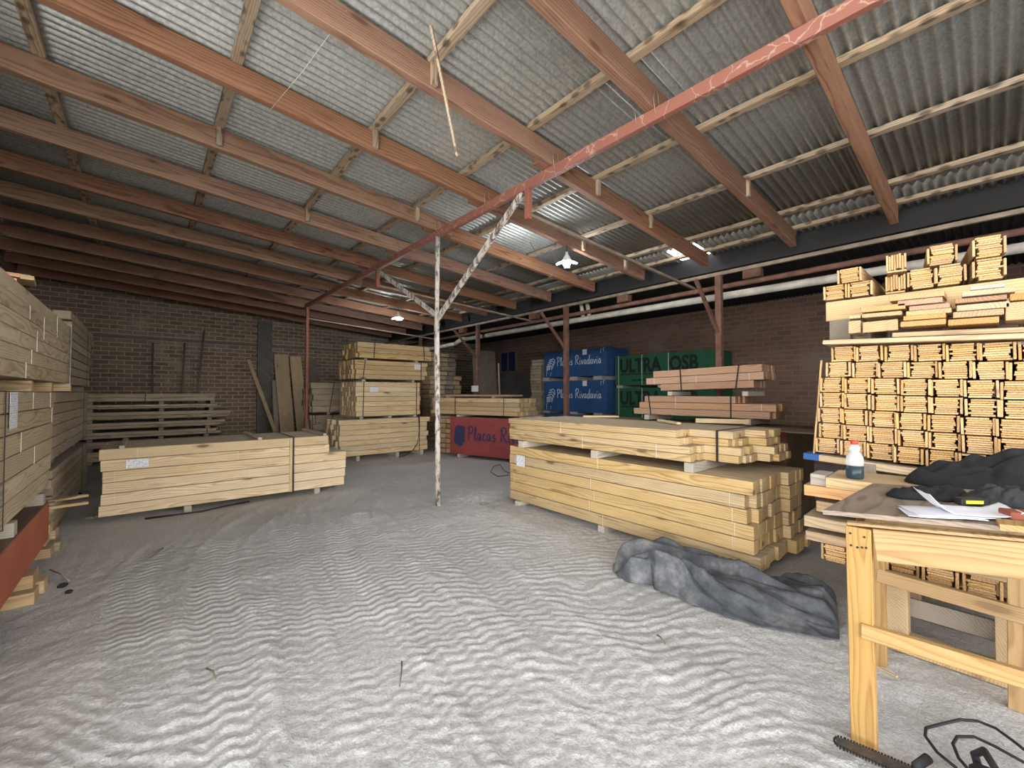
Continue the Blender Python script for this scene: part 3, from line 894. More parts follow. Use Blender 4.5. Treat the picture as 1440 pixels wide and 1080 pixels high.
# ---- centre pack (B) and the lighter pack on it
pB = pack('lumber_pack', 'big yellow pine pack in the middle right, white tag at its left end', 'lumber pack', (3.87, 4.50, 0.07), R(-91), 3.20, 1.08, 0.74, 6, 11, 'pine',
          'strapped lumber packs', jit=0.014, ext=lambda r, c: (-0.0, 3.16 + (0.05 if r == 0 else 0) + (0.06 if c > 6 else 0) - (0.05 if r in (3, 4) and c == 0 else 0)), strings=[(1.55, 0.62, 0.74), (1.45, 0.37, 0.5), (1.5, 0.25, 0.37), (1.43, 0.12, 0.25), (1.62, 0, 0.12), (3.0, 0.13, 0.25), (3.02, 0.25, 0.37), (3.0, 0.37, 0.49), (2.98, 0.5, 0.62), (0.13, 0.5, 0.6), (0.1, 0.25, 0.37)], tags=[(0.24, 0.55, 0.17, 0.15)])
bearers([(3.83, 4.30), (3.83, 2.9), (3.83, 1.60)], 1.3, 0.085, 0.085, 'x', -0.015,
        ['timber bearer under the tagged left end of the big yellow pine pack', 'timber bearer under the middle of the big yellow pine pack', 'timber bearer under the right end of the big yellow pine pack'], 'bearers under the big yellow pack')
bearers([(3.80, 4.20), (3.80, 2.97), (3.79, 1.87)], 1.36, 0.09, 0.088, 'x', 0.812,
        ['pale timber bearer between the two middle packs, left one', 'pale timber bearer between the two middle packs, middle one', 'pale timber bearer between the two middle packs, right one with its end showing'], 'bearers between the two middle packs')


def extB2(r, c):
    if c < 3: return (0.0, 2.52 if r > 1 else 2.64)
    if c < 7: return (0.02, 2.90 if r > 1 else 2.98)
    return (0.1, 3.12 if r < 2 else 3.05)


pB2 = pack('lumber_pack', 'thin pack of long yellow pine strips lying on the big yellow pack', 'lumber pack', (3.86, 4.50, 0.903), R(-91.5), 3.1, 1.05, 0.29, 4, 12, 'pine', 'strapped lumber packs', ext=extB2, jit=0.03, gap=0.004,
           strings=[(1.0, 0.15, 0.29), (1.35, 0, 0.145), (2.3, 0, 0.145)])
strap_loop(pB2, 2.78, 0.25, 1.05, 0.0, 0.29, 0.022)
# loose pieces on top
for (x, y, a, l, z, lab) in ((4.35, 2.25, 0.9, 0.55, 1.215, 'short pale block lying across the right end of the thin strip pack'), (4.95, 2.35, -1.15, 0.55, 1.215, 'thick pale offcut lying askew on the back edge of the thin strip pack'), (4.75, 3.9, -0.85, 0.5, 1.205, 'thin pale batten lying askew on the thin strip pack near its left end')):
    o = link('timber_offcut', boxmesh(l, 0.07 if 'thick' in lab else 0.05, 0.05 if 'thick' in lab else 0.025, 'pine_pale', 'timber_offcut'), None, (x, y, z + 0.005), a)
    tag(o, lab, 'offcut', 'offcuts on the middle packs')

# ---- brown sheets behind the centre pack, with two reddish board packs on them
def sheet_pack(name, label, loc, rz, L, W, H, mat, top, group):
    t = thing(name, label, 'sheet pack', loc, rz, group)
    MB().box(0, L, 0, W, 0, H, 0.004).build('sheet_stack', mat, t)
    if top:
        MB().box(0.004, L - 0.004, 0.004, W - 0.004, H, H + 0.006).build('top_sheet', top, t)
    return t


sheet_pack('sheet_pack', 'low stack of brown board sheets with a red edge behind the big yellow pack', (5.48, 4.85, 0.08), R(-90), 3.3, 1.05, 1.03, 'mdf', 'mdf', 'painted sheet packs')
g_ = [o for o in COL.objects if o.get('label', '').startswith('low stack of brown')][0]
MB().box(0, 3.3, -0.003, -0.0005, 0.93, 1.03).build('red_edge', 'red_pack', g_)
bearers([(5.45, 4.4), (5.45, 1.9)], 1.12, 0.09, 0.085, 'x', -0.005, ['dark bearer under the far end of the red-edged brown sheets', 'dark bearer under the near end of the red-edged brown sheets'], 'bearers under the brown sheets', 'grey_plank')
o = stick('loose_sheet', (5.52, 2.4, 1.125), (5.42, 1.05, 1.13), 0.55, 0.012, 'mdf')
tag(o, 'thin brown sheet sticking out past the near end of the red-edged sheet stack', 'sheet')
bearers([(5.85, 3.55), (5.85, 2.1)], 0.72, 0.08, 0.075, 'x', 1.135, ['bearer under the left end of the lower reddish pack', 'bearer under the right end of the lower reddish pack'], 'bearers under the reddish packs')
pack('lumber_pack', 'lower pack of reddish planed boards on the brown sheets', 'lumber pack', (5.9, 3.80, 1.213), R(-90), 2.2, 0.62, 0.29, 3, 6, 'terracotta', 'reddish board packs', jit=0.03,
     ext=lambda r, c: ((0.0, 1.95), (0.08, 2.0), (0.2, 1.55))[r], straps=[(0.30, -0.04), 1.48], strings=[(0.7, 0.1, 0.29), (1.85, 0.1, 0.19)])
bearers([(5.92, 3.2), (5.92, 2.15)], 0.6, 0.075, 0.06, 'x', 1.508, ['bearer under the left end of the upper reddish pack', 'bearer under the right end of the upper reddish pack'], 'bearers under the reddish packs')
pu = pack('lumber_pack', 'upper pack of reddish planed boards, tilted, with two black straps', 'lumber pack', (5.95, 3.62, 1.572), R(-88), 2.0, 0.55, 0.31, 3, 5, 'terracotta', 'reddish board packs', jit=0.02,
          ext=lambda r, c: ((0.25, 1.55), (0.0, 1.66), (0.12, 1.64))[r], straps=[(0.58, -0.01), (1.33, 0.05)], strings=[(0.15, 0.1, 0.2), (0.8, 0.1, 0.2), (1.5, 0.1, 0.2)])
pu.rotation_euler = (0, R(-1.6), R(-88))

# ---- stack of four strapped packs at the back, left of the white pole
bearers([(3.6, 9.42), (4.55, 9.42), (5.2, 9.42)], 0.98, 0.08, 0.13, 'y', -0.005, ['bearer under the left end of the tall four-pack stack', 'bearer under the middle of the tall four-pack stack', 'bearer under the right end of the tall four-pack stack'], 'bearers under the tall stack')
pack('lumber_pack', 'bottom pack of the tall four-pack stack left of the white pole', 'lumber pack', (3.22, 9.46, 0.125), 0, 2.16, 0.92, 0.82, 7, 9, 'pine_pale', 'strapped lumber packs', jit=0.03, ext=lambda r, c: (0.12 if r == 0 else (0.0 if (r + c) % 3 else -0.06), 2.16 + (0.05 if r == 6 else 0)), straps=[(1.93, 0.0)])
bearers([(3.7, 9.5), (4.4, 9.5), (5.05, 9.5)], 0.98, 0.08, 0.055, 'y', 0.947, ['left spacer under the second pack of the tall stack', 'middle spacer under the second pack of the tall stack', 'right spacer under the second pack of the tall stack'], 'spacers in the tall stack')
pack('lumber_pack', 'second pack up in the tall stack, square ends and a tag at left', 'lumber pack', (3.58, 9.52, 1.005), 0, 1.62, 1.05, 0.80, 7, 10, 'pine_pale', 'strapped lumber packs', jit=0.02, straps=[(0.16, 0.02), 1.52], tags=[(0.42, 0.62, 0.20, 0.11)])
bearers([(3.75, 9.5), (5.0, 9.5)], 1.0, 0.08, 0.055, 'y', 1.808, ['left spacer under the third pack of the tall stack', 'right spacer under the third pack of the tall stack'], 'spacers in the tall stack')
pack('lumber_pack', 'third pack up in the tall stack, wider, with a tag at right', 'lumber pack', (3.50, 9.48, 1.866), 0, 1.86, 1.08, 0.44, 4, 9, 'pine', 'strapped lumber packs', jit=0.02, ext=lambda r, c: (0.0 if c % 4 else 0.05, 1.86 - (0.06 if r == 0 else 0) + (0.04 if r == 3 else 0)), straps=[(0.22, 0.05), 1.70], tags=[(1.60, 0.33, 0.17, 0.13)])
bearers([(3.8, 9.52), (5.1, 9.52)], 1.0, 0.07, 0.045, 'y', 2.308, ['left spacer under the topmost pack of the tall stack', 'right spacer under the topmost pack of the tall stack'], 'spacers in the tall stack')
pack('lumber_pack', 'topmost pack of the tall four-pack stack, with two black straps', 'lumber pack', (3.62, 9.5, 2.356), R(-1.5), 1.86, 1.15, 0.36, 3, 10, 'pine', 'strapped lumber packs', jit=0.03, ext=lambda r, c: (0.0, 1.84 + 0.04 * (r % 2)), straps=[(0.36, 0.02), (1.66, -0.02)])
# loose black strap ends hanging
o = MB().tube([(5.12, 9.44, 0.96), (5.13, 9.42, 0.6), (5.08, 9.42, 0.3), (4.95, 9.40, 0.14), (4.7, 9.3, 0.05), (4.5, 9.25, 0.03)], 0.008, 6).build('loose_strap', 'strap')
tag(o, 'loose black strap end hanging down the front of the tall stack to the floor', 'strap')

# ---- two darker packs behind, at the far steel post
bearers([(3.6, 11.6), (4.8, 11.6)], 0.9, 0.08, 0.08, 'y', -0.005, ['left bearer under the lower pack behind the far red post', 'right bearer under the lower pack behind the far red post'], 'bearers behind the far post', 'grey_plank')
pack('lumber_pack', 'lower dusky pack behind the far red post', 'lumber pack', (3.30, 11.65, 0.08), 0, 2.2, 0.9, 0.88, 7, 8, 'pine_old', 'strapped lumber packs', jit=0.06, straps=[0.45])
bearers([(3.65, 11.65), (4.8, 11.65)], 0.9, 0.08, 0.07, 'y', 0.965, ['left bearer under the upper pack behind the far red post', 'right bearer under the upper pack behind the far red post'], 'bearers behind the far post', 'grey_plank')
pack('lumber_pack', 'upper dusky pack behind the far red post', 'lumber pack', (3.26, 11.68, 1.038), 0, 2.2, 0.9, 0.78, 5, 8, 'pine_old', 'strapped lumber packs', jit=0.05, straps=[(0.42, 0.12)])

# ---- layered rack of long dark boards against the far wall
z = 0.10
layers = [(0.20, 1.35, 'plank'), (0.14, 1.50, 'pine_old'), (0.13, 1.35, 'pine_old'), (0.13, 1.42, 'pine_old'), (0.16, 1.55, 'pine_old'), (0.09, 1.35, 'pine_old'), (0.17, 1.20, 'pine_old')]
names = ['lowest', 'second', 'third', 'fourth', 'fifth', 'sixth', 'topmost']
for i, (h, xe, mt) in enumerate(layers):
    bearers([(-0.9, 12.4), (0.25, 12.4), (1.02 + 0.03 * i, 12.4)], 1.1, 0.09, 0.068, 'y', z - 0.08, ['left bearer under the %s layer of dark boards' % names[i], 'middle bearer under the %s layer of dark boards' % names[i], 'right bearer under the %s layer of dark boards' % names[i]], 'bearers between the dark board layers', 'grey_plank', 'timber_spacer')
    z += 0.0
    pack('board_layer', '%s layer of long dusky boards stacked on spacers before the far brick wall' % names[i], 'board layer', (-1.75, 12.45, z - 0.01), 0, xe + 1.75, 1.0, h, 2, 4, mt, 'layers of dusky boards', jit=0.07, gap=0.006, straps=[1.72 if i == 6 else 2.85] if i in (6, 2) else [])
    z += h + 0.07

# ---- planks leaning on the far wall
for (x0, x1, yb, z1, w, mt, lab) in ((2.98, 2.30, 13.9, 2.55, 0.10, 'plank', 'narrow pale board leaning slantwise on the far wall'),
                                 (2.98, 3.00, 14.25, 1.95, 0.13, 'grey_plank', 'short grey board leaning at the concrete pillar'),
                                 (3.28, 3.20, 14.2, 2.78, 0.40, 'plank', 'wide pale board leaning on the far wall, left of a pair'),
                                 (3.70, 3.62, 14.12, 2.72, 0.34, 'plank', 'wide pale board leaning on the far wall, right of a pair'),
                                 (4.28, 4.08, 14.2, 2.65, 0.36, 'weather_sheet', 'dark greenish board leaning on the far wall beside the pale pair')):
    y1 = YF - 0.16 if x1 < 3.1 else YF - 0.06
    o = stick('leaning_board', (x0, yb, 0.03), (x1, y1 - 0.03, z1), w, 0.03, mt)
    d = Vector((x1 - x0, y1 - 0.03 - yb, z1 - 0.03)).normalized()
    yv = Vector((1, 0, 0)); yv = (yv - d * yv.dot(d)).normalized(); zv = d.cross(yv)
    o.rotation_euler = Matrix((d, yv, zv)).transposed().to_euler()
    tag(o, lab, 'board', 'boards leaning on the far wall')
for (x0, x1, zt, lab) in ((0.12, 0.10, 2.9, 'left'), (0.62, 0.78, 2.95, 'middle'), (0.88, 1.22, 3.35, 'right')):
    o = MB().tube([(x0, 13.9, 0.02), (x1, YF - 0.05, zt)], 0.022, 7).build('leaning_pole', 'weather_sheet')
    tag(o, 'thin dark pole leaning on the far brick wall, %s of three' % lab, 'pole', 'poles leaning on the far wall')

# ---- painted sheet packs with lettering
STROKES = {
    'P': ([[(0.10, 0.0), (0.20, 1.0)], [(0.0, 0.85), (0.25, 1.05), (0.6, 0.95), (0.62, 0.7), (0.4, 0.5), (0.14, 0.48)]], 0.75),
    'R': ([[(0.08, 0.0), (0.18, 1.0)], [(0.0, 0.85), (0.3, 1.08), (0.62, 0.98), (0.6, 0.72), (0.4, 0.55), (0.14, 0.52)], [(0.3, 0.53), (0.5, 0.2), (0.78, 0.0)]], 0.85),
    'l': ([[(0.02, 0.1), (0.2, 0.6), (0.24, 0.95), (0.14, 0.98), (0.1, 0.5), (0.16, 0.02), (0.3, 0.08)]], 0.36),
    'a': ([[(0.42, 0.42), (0.2, 0.5), (0.04, 0.28), (0.1, 0.04), (0.28, 0.08), (0.42, 0.42), (0.4, 0.1), (0.54, 0.04)]], 0.6),
    'c': ([[(0.4, 0.42), (0.22, 0.5), (0.06, 0.28), (0.14, 0.03), (0.44, 0.08)]], 0.5),
    's': ([[(0.38, 0.46), (0.18, 0.46), (0.14, 0.32), (0.36, 0.2), (0.3, 0.02), (0.04, 0.05)]], 0.5),
    'i': ([[(0.1, 0.48), (0.1, 0.06), (0.24, 0.05)], [(0.13, 0.66), (0.16, 0.74)]], 0.34),
    'v': ([[(0.02, 0.5), (0.18, 0.02), (0.42, 0.52)]], 0.5),
    'd': ([[(0.42, 0.4), (0.2, 0.5), (0.04, 0.26), (0.12, 0.03), (0.34, 0.1), (0.5, 1.02)], [(0.46, 0.6), (0.44, 0.08), (0.56, 0.04)]], 0.62),
    ' ': ([], 0.75),
}


def script_text(txt, h, w, mat, parent, loc, space=0.12, name='lettering', wscale=1.0):
    mb = MB(); x = 0.0
    for ch in txt:
        st, adv = STROKES[ch]
        for s in st:
            # smooth the stroke
            pts = [Vector((p[0] * wscale, p[1])) for p in s]
            if len(pts) > 2:
                q = []
                e = [2 * pts[0] - pts[1]] + pts + [2 * pts[-1] - pts[-2]]
                for i in range(1, len(e) - 2):
                    for t in (0, 0.25, 0.5, 0.75):
                        a, b, c, d = e[i - 1], e[i], e[i + 1], e[i + 2]
                        q.append(0.5 * (2 * b + (c - a) * t + (2 * a - 5 * b + 4 * c - d) * t * t + (3 * b - a - 3 * c + d) * t ** 3))
                q.append(pts[-1]); pts = q
            mb.ribbon([((x + p.x) * h, p.y * h) for p in pts], w, 0.002)
        x += adv * wscale + space
    o = mb.build(name, mat, parent, loc)
    return o


def font_text(txt, h, mat, parent, loc, bold=0.0, sx=1.0, name='lettering'):
    cu = bpy.data.curves.new(name, 'FONT'); cu.body = txt; cu.size = h; cu.extrude = 0.001; cu.offset = bold; cu.resolution_u = 3
    tmp = bpy.data.objects.new(name, cu); COL.objects.link(tmp)
    dg = bpy.context.evaluated_depsgraph_get()
    me = bpy.data.meshes.new_from_object(tmp.evaluated_get(dg))
    bpy.data.objects.remove(tmp); bpy.data.curves.remove(cu)
    me.materials.clear(); me.materials.append(M[mat])
    me.transform(Matrix.Rotation(PI / 2, 4, 'X') @ Matrix.Diagonal((sx, 1, 1, 1)))
    return link(name, me, parent, loc)


def chevron_logo(parent, loc, w, h, mat):
    mb = MB()
    for k in range(4):
        dx = 0.10 * w * k; z = 0.16 * h * k
        mb.ribbon([(dx, 0.10 * h + z), (dx + 0.40 * w, 0.20 * h + z), (dx + 0.55 * w, 0.08 * h + z), (dx + 0.55 * w, -0.18 * h + z)], 0.028, 0.002)
    for k in range(5):
        mb.ribbon([(0.0, -0.05 * h - 0.06 * h * k + 0.05), (0.42 * w, 0.02 * h - 0.06 * h * k + 0.05)], 0.016, 0.002)
    return mb.build('logo', mat, parent, loc)


VB = 9.7
bl = 2.44
for i, (z, h, lab) in enumerate(((0.025, 0.875, 'bottom blue sheet pack of the pile at the right wall, mostly hidden'), (0.978, 0.94, 'lower lettered blue sheet pack in the pile behind the red post'), (2.04, 0.80, 'upper lettered blue sheet pack, topmost of the blue pile'))):
    t = sheet_pack('sheet_pack', lab, (VB, 9.56, z), R(-90), bl, 1.05, h, 'blue_pack', None, 'painted sheet packs')
    if i:
        s = 1.0
        chevron_logo(t, (0.10, -0.002, h * 0.38), 0.42, 0.52 * h, 'white_paint')
        w_ = script_text('Placas', 0.26, 0.024, 'white_paint', t, (0.56, -0.002, h * 0.44), space=0.02, wscale=0.72)
        script_text('Rivadavia', 0.26, 0.024, 'white_paint', t, (1.30, -0.002, h * 0.44), space=0.02, wscale=0.72)
        mb = MB()
        for (x, zz) in ((0.10, 0.04), (0.28, 0.04), (0.10, 0.12), (2.24, h - 0.15), (2.33, h - 0.12)):
            mb.ribbon([(x, zz), (x, zz + 0.10), (x + 0.05, zz + 0.10)], 0.014, 0.002)
        mb.build('corner_mark', 'white_paint', t)
        tg = MB().poly([(1.55, 0), (1.75, 0), (1.74, 0.001), (1.56, 0.001)], 0.0).build('label_sheet', 'paper', t) if False else MB().box(1.58, 1.74, -0.004, -0.001, h - 0.17, h - 0.01).build('label_sheet', 'paper', t)
    lab2 = ['lower', 'upper']
for z, nm in ((0.92, 'lower'), (1.94, 'upper')):
    bearers([(VB + 0.02, 9.5), (VB + 0.02, 8.35), (VB + 0.02, 7.45)], 1.0, 0.3, 0.075 if z < 1 else 0.113, 'x', z - 0.018 if z < 1 else z - 0.015, ['left wide spacer under the %s lettered blue pack' % nm, 'middle wide spacer under the %s lettered blue pack' % nm, 'right wide spacer under the %s lettered blue pack' % nm], 'spacers in the blue pile', 'bearer')
VG = 9.9
for i, (z, h, lab) in enumerate(((0.025, 0.772, 'bottom green sheet pack at the right wall, mostly hidden'), (0.88, 0.80, 'lower green sheet pack with black block letters'), (1.76, 0.80, 'upper green sheet pack with black block letters, right of the blue pile'))):
    t = sheet_pack('sheet_pack', lab, (VG, 6.98, z), R(-90), 2.75, 0.95, h, 'green_pack', None, 'painted sheet packs')
    if i:
        font_text('ULTRA', 0.50, 'black_paint', t, (0.16, -0.002, h - 0.44), bold=0.02, sx=0.80)
        font_text('OSB', 0.50, 'black_paint', t, (1.62, -0.002, h - 0.44), bold=0.02, sx=0.80)
        mb = MB()
        for (x0, x1, zz, w) in ((0.2, 1.0, 0.27, 0.05), (1.06, 1.7, 0.27, 0.05), (0.55, 1.05, 0.10, 0.06)):
            x = x0
            while x < x1:
                l = random.uniform(0.03, 0.06)
                mb.box(x, x + l, -0.003, -0.001, zz, zz + w); x += l + 0.018
        mb.build('small_print', 'black_paint', t)
    strap_loop(t, 0.12, -0.004, 0.954, 0, h, mat='string', w=0.012)
    strap_loop(t, 0.85, -0.004, 0.954, 0, h, mat='string', w=0.012)
    strap_loop(t, 1.6, -0.004, 0.954, 0, h, mat='string', w=0.012)
for z, nm in ((0.80, 'lower'), (1.683, 'upper')):
    bearers([(VG + 0.02, 6.85), (VG + 0.02, 5.6), (VG + 0.02, 4.5)], 0.9, 0.2, 0.073 if z > 1 else 0.077, 'x', z + 0.001, ['left spacer under the %s green pack' % nm, 'middle spacer under the %s green pack' % nm, 'right spacer under the %s green pack' % nm], 'spacers in the green pile', 'bearer')
# narrow stack of yellow-brown boards left of the blue pile
pack('lumber_pack', 'tall narrow stack of dark yellow boards left of the blue sheet pile', 'lumber pack', (9.75, 10.25, 0.05), R(-90), 0.5, 1.0, 2.6, 26, 3, 'pine_old', 'strapped lumber packs', jit=0.05, gap=0.01)

# ---- red sheet pack on the floor with a pine pack on it
rp0 = Vector((5.60, 8.75)); rp1 = Vector((6.09, 7.03)); ang = math.atan2(rp1.y - rp0.y, rp1.x - rp0.x)
t = sheet_pack('sheet_pack', 'bright red sheet pack with navy lettering on the floor behind the big yellow pack', (5.60, 8.75, 0.08), ang, 2.44, 0.92, 0.88, 'red_pack', 'mdf', 'painted sheet packs')
script_text('Placas', 0.30, 0.036, 'navy_paint', t, (0.56, -0.002, 0.36), space=0.03, wscale=0.78)
script_text('Rivadavia', 0.30, 0.036, 'navy_paint', t, (1.50, -0.002, 0.36), space=0.03, wscale=0.78)
mb = MB(); pts = [(0.12, 0.30), (0.17, 0.66), (0.27, 0.70), (0.47, 0.66), (0.46, 0.30), (0.34, 0.18), (0.15, 0.26)]
vs = [mb.bm.verts.new((p[0], -0.002, p[1])) for p in pts]; mb.bm.faces.new(vs)
for k in range(3):
    mb.ribbon([(0.14, 0.40 + 0.09 * k), (0.46, 0.44 + 0.08 * k)], 0.012, 0.003)
mb.build('logo', 'navy_paint', t)
q = Matrix.Rotation(ang, 3, 'Z')
for u, lab in ((0.30, 'left'), (2.1, 'right')):
    p = Vector((5.60, 8.75, 0)) + q @ Vector((u, -0.03, 0))
    o = link('timber_bearer', boxmesh(0.98, 0.09, 0.085, 'bearer', 'timber_bearer'), None, (p.x, p.y, 0.038), ang + PI / 2)
    tag(o, '%s timber bearer under the red sheet pack' % lab, 'timber bearer', 'bearers under the red pack')
    p = Vector((5.60, 8.75, 0)) + q @ Vector((u - 0.1, 0.06, 0))
    o = link('timber_bearer', boxmesh(0.9, 0.09, 0.05, 'bearer', 'timber_bearer'), None, (p.x, p.y, 0.968 + 0.026), ang + PI / 2)
    tag(o, '%s spacer between the red sheet pack and the pine pack on it' % lab, 'timber bearer', 'bearers under the red pack')
p = Vector((5.60, 8.75, 0)) + q @ Vector((-0.70, 0.10, 0))
pF = pack('lumber_pack', 'pine pack with two black straps lying on the red sheet pack', 'lumber pack', (p.x, p.y, 1.022), ang, 2.62, 0.80, 0.40, 4, 7, 'plank', 'strapped lumber packs', jit=0.04, straps=[0.78, 2.22])
p2 = Vector((5.60, 8.75, 0)) + q @ Vector((-0.85, 0.2, 0))
for u, lab in ((0.5, 'left'), (1.9, 'right')):
    p3 = p + q @ Vector((u, 0.02, 0))
    o = link('timber_bearer', boxmesh(0.75, 0.08, 0.035, 'bearer', 'timber_bearer'), None, (p3.x, p3.y, 1.424 + 0.02), ang + PI / 2)
    tag(o, '%s thin spacer on top of the two-strap pine pack' % lab, 'timber bearer', 'bearers under the red pack')
for k in range(3):
    p4 = p2 + q @ Vector((-0.05 * k, 0.21 * k, 0)); p4.z = 1.484
    o = stick('reddish_board', tuple(p4), tuple(p4 + q @ Vector((2.6, 0.0, 0.0))), 0.19, 0.04, 'terracotta')
    tag(o, 'long reddish board on the two-strap pine pack, %s from the front' % ORD[k], 'board', 'reddish boards over the red pack')
# cross-stacked rough blocks that carry the overhang
for r in range(7):
    for c in range(3):
        b0 = Vector((5.60, 8.75, 0)) + q @ Vector((-0.60 + 0.185 * c + random.uniform(-0.004, 0.004), 0.22 + random.uniform(-0.03, 0.03), 0.09 + 0.125 * r))
        w = random.uniform(0.15, 0.17)
        o = link('rough_block', boxmesh(0.6, w, 0.105, 'terracotta' if (r + c) % 2 else 'plank', 'rough_block'), None, b0, ang + PI / 2)
        tag(o, 'rough-sawn block end in the low pile left of the red sheet pack', 'block', 'rough blocks left of the red pack')
for c in (0, 1):
    b0 = Vector((5.60, 8.75, 0)) + q @ Vector((-0.70, 0.3 + 0.35 * c, 0.935))
    o = link('grey_plank', boxmesh(0.68, 0.16, 0.06, 'grey_plank', 'grey_plank'), None, b0, ang)
    tag(o, 'grey plank capping the low block pile, %s' % ('front one' if c == 0 else 'back one'), 'plank', 'planks capping the block pile')
# ---- tall pile of offcuts in the far right corner
for r in range(19):
    for c in range(4 if r < 14 else 3):
        x = 6.95 + 0.30 * c + random.uniform(-0.006, 0.006) + (0.12 if r > 13 else 0)
        o = link('timber_offcut', boxmesh(0.28, 0.7 + 0.02 * ((r + c) % 3), 0.13, ('plank', 'pine_old', 'grey_plank')[(r * 3 + c) % 3], 'timber_offcut'), None, (x - 0.14, 12.2 + random.uniform(-0.06, 0.06), 0.08 + 0.1505 * r), random.uniform(-0.01, 0.01))
        tag(o, 'short timber offcut in the tall dim pile behind the white pole', 'offcut', 'offcuts in the tall dim pile')
# plywood sheet leaning with a pale pole
o = stick('plywood_sheet', (8.45, 10.9, 0.02), (8.45, 11.15, 2.95), 0.95, 0.02, 'weather_sheet')
d = Vector((0, 0.25, 2.93)).normalized(); yv = Vector((1, 0, 0)); o.rotation_euler = Matrix((d, yv, d.cross(yv))).transposed().to_euler()
tag(o, 'tall dim plywood sheet standing beyond the pine packs near the far corner', 'plywood sheet')
o = stick('pale_batten', (8.97, 10.88, 0.02), (8.97, 11.02, 2.55), 0.05, 0.04, 'bearer')
tag(o, 'thin pale upright batten beside the tall plywood sheet', 'batten')
bpost = MB().box(XE - 0.14, XE - 0.05, 8.93, 9.13, 1.58, 1.74, 0.005).build('switch_box', 'white')
tag(bpost, 'small pale box on the third eaves post, above the red pack', 'box')

# ================================================================== LEFT-HAND STACKS (faces towards +X)
XA = -0.70
pack('lumber_pack', 'upper greenish pine pack at the left edge, with a bright strap at its far end', 'lumber pack', (XA, 2.6, 1.66), R(90), 4.95, 1.0, 0.68, 6, 6, 'pine_treated', 'strapped lumber packs', jit=0.03,
     ext=lambda r, c: (0.0, 4.72 + (0.12 if c > 0 else 0) - (0.1 if r < 2 else 0.0)), gap=0.004, straps=[], strings=[(2.3, 0.46, 0.57), (2.9, 0.36, 0.56), (2.6, 0.23, 0.4), (2.2, 0.0, 0.12), (2.4, 0.12, 0.23), (3.6, 0.45, 0.66)])
st = strap_loop(bpy.data.objects[[o.name for o in COL.objects if o.get('label', '').startswith('upper greenish')][0]], 4.50, -0.012, 1.01, 0.0, 0.68, 0.03, 0.004, 'strap_grey', lean=0.06)
st['label'] = 'shiny grey steel strap'
bearers([(-1.75, 3.3), (-1.75, 5.1), (-1.75, 6.05)], 1.05, 0.09, 0.085, 'x', 1.562, ['spacer under the near end of the upper greenish pack', 'spacer under the middle of the upper greenish pack', 'bright spacer timber showing its end under the upper greenish pack'], 'spacers in the left stack', 'pine')
pack('lumber_pack', 'lower greenish pine pack at the left edge, tagged with a white paper', 'lumber pack', (XA, 2.2, 0.66), R(90), 4.1, 1.05, 0.90, 6, 6, 'pine_treated', 'strapped lumber packs', jit=0.02,
     ext=lambda r, c: (0.0, 3.98 - 0.03 * (5 - r)), gap=0.008, straps=[2.02], strings=[(2.9, 0.76, 0.89), (3.8, 0.6, 0.75), (2.5, 0.45, 0.6), (3.7, 0.75, 0.89), (3.0, 0.3, 0.45)], tags=[(2.24, 0.77, 0.22, 0.25)])
bearers([(-1.76, 3.0), (-1.76, 4.5), (-1.76, 5.6)], 1.08, 0.10, 0.10, 'x', 0.553, ['bearer between the orange-red sheets and the greenish pack, near one', 'bearer between the orange-red sheets and the greenish pack, middle one', 'bearer between the orange-red sheets and the greenish pack, far one'], 'spacers in the left stack')
t = sheet_pack('sheet_pack', 'low orange-red sheet pack under the greenish pine packs at the left edge', (XA + 0.03, 2.2, 0.20), R(90), 3.55, 1.05, 0.345, 'orange_pack', 'mdf', 'painted sheet packs')
# bearers stacked beneath, ends showing
k = 0
for (yy, zz, xx, w, lab) in ((4.70, 0.0, -0.60, 0.17, 'bottom'), (4.92, 0.0, -0.58, 0.16, 'far bottom'), (4.80, 0.098, -0.62, 0.2, 'upper'), (3.62, 0.0, -0.62, 0.16, 'near'), (3.64, 0.098, -0.64, 0.15, 'near upper')):
    o = link('timber_bearer', boxmesh(1.05, w, 0.095, 'plank', 'timber_bearer'), None, (xx - 1.05, yy, zz + 0.05))
    tag(o, 'pale timber bearer end sticking out under the orange-red sheets, %s one' % lab, 'timber bearer', 'bearers under the orange-red sheets')
# short offcuts and spacers between the left packs
offs = [(5.92, 0.0, -0.66, 0.18), (6.12, 0.0, -0.62, 0.15), (5.98, 0.10, -0.70, 0.2), (6.2, 0.1, -0.66, 0.16), (6.0, 0.2, -0.68, 0.17), (6.22, 0.2, -0.72, 0.18), (6.05, 0.30, -0.70, 0.2), (6.02, 0.40, -0.66, 0.2)]
for i, (yy, zz, xx, w) in enumerate(offs):
    o = link('timber_spacer', boxmesh(0.95, w, 0.09, ('plank', 'pine_old')[i % 2], 'timber_spacer'), None, (xx - 0.95, yy, zz + 0.05), random.uniform(-0.04, 0.04))
    tag(o, 'short spacer timber in the low heap between the left packs', 'timber spacer', 'spacer heap between the left packs')
for i, (yy, a, lab) in enumerate(((5.98, 0.35, 'upper'), (5.82, 0.15, 'lower'))):
    o = link('pale_lath', boxmesh(0.5, 0.07, 0.025, 'pine', 'pale_lath'), None, (-0.92, yy, 0.468 + 0.028 * (1 - i)), a)
    tag(o, 'thin yellow lath poking out of the spacer heap at left, %s one' % lab, 'lath', 'laths on the spacer heap')
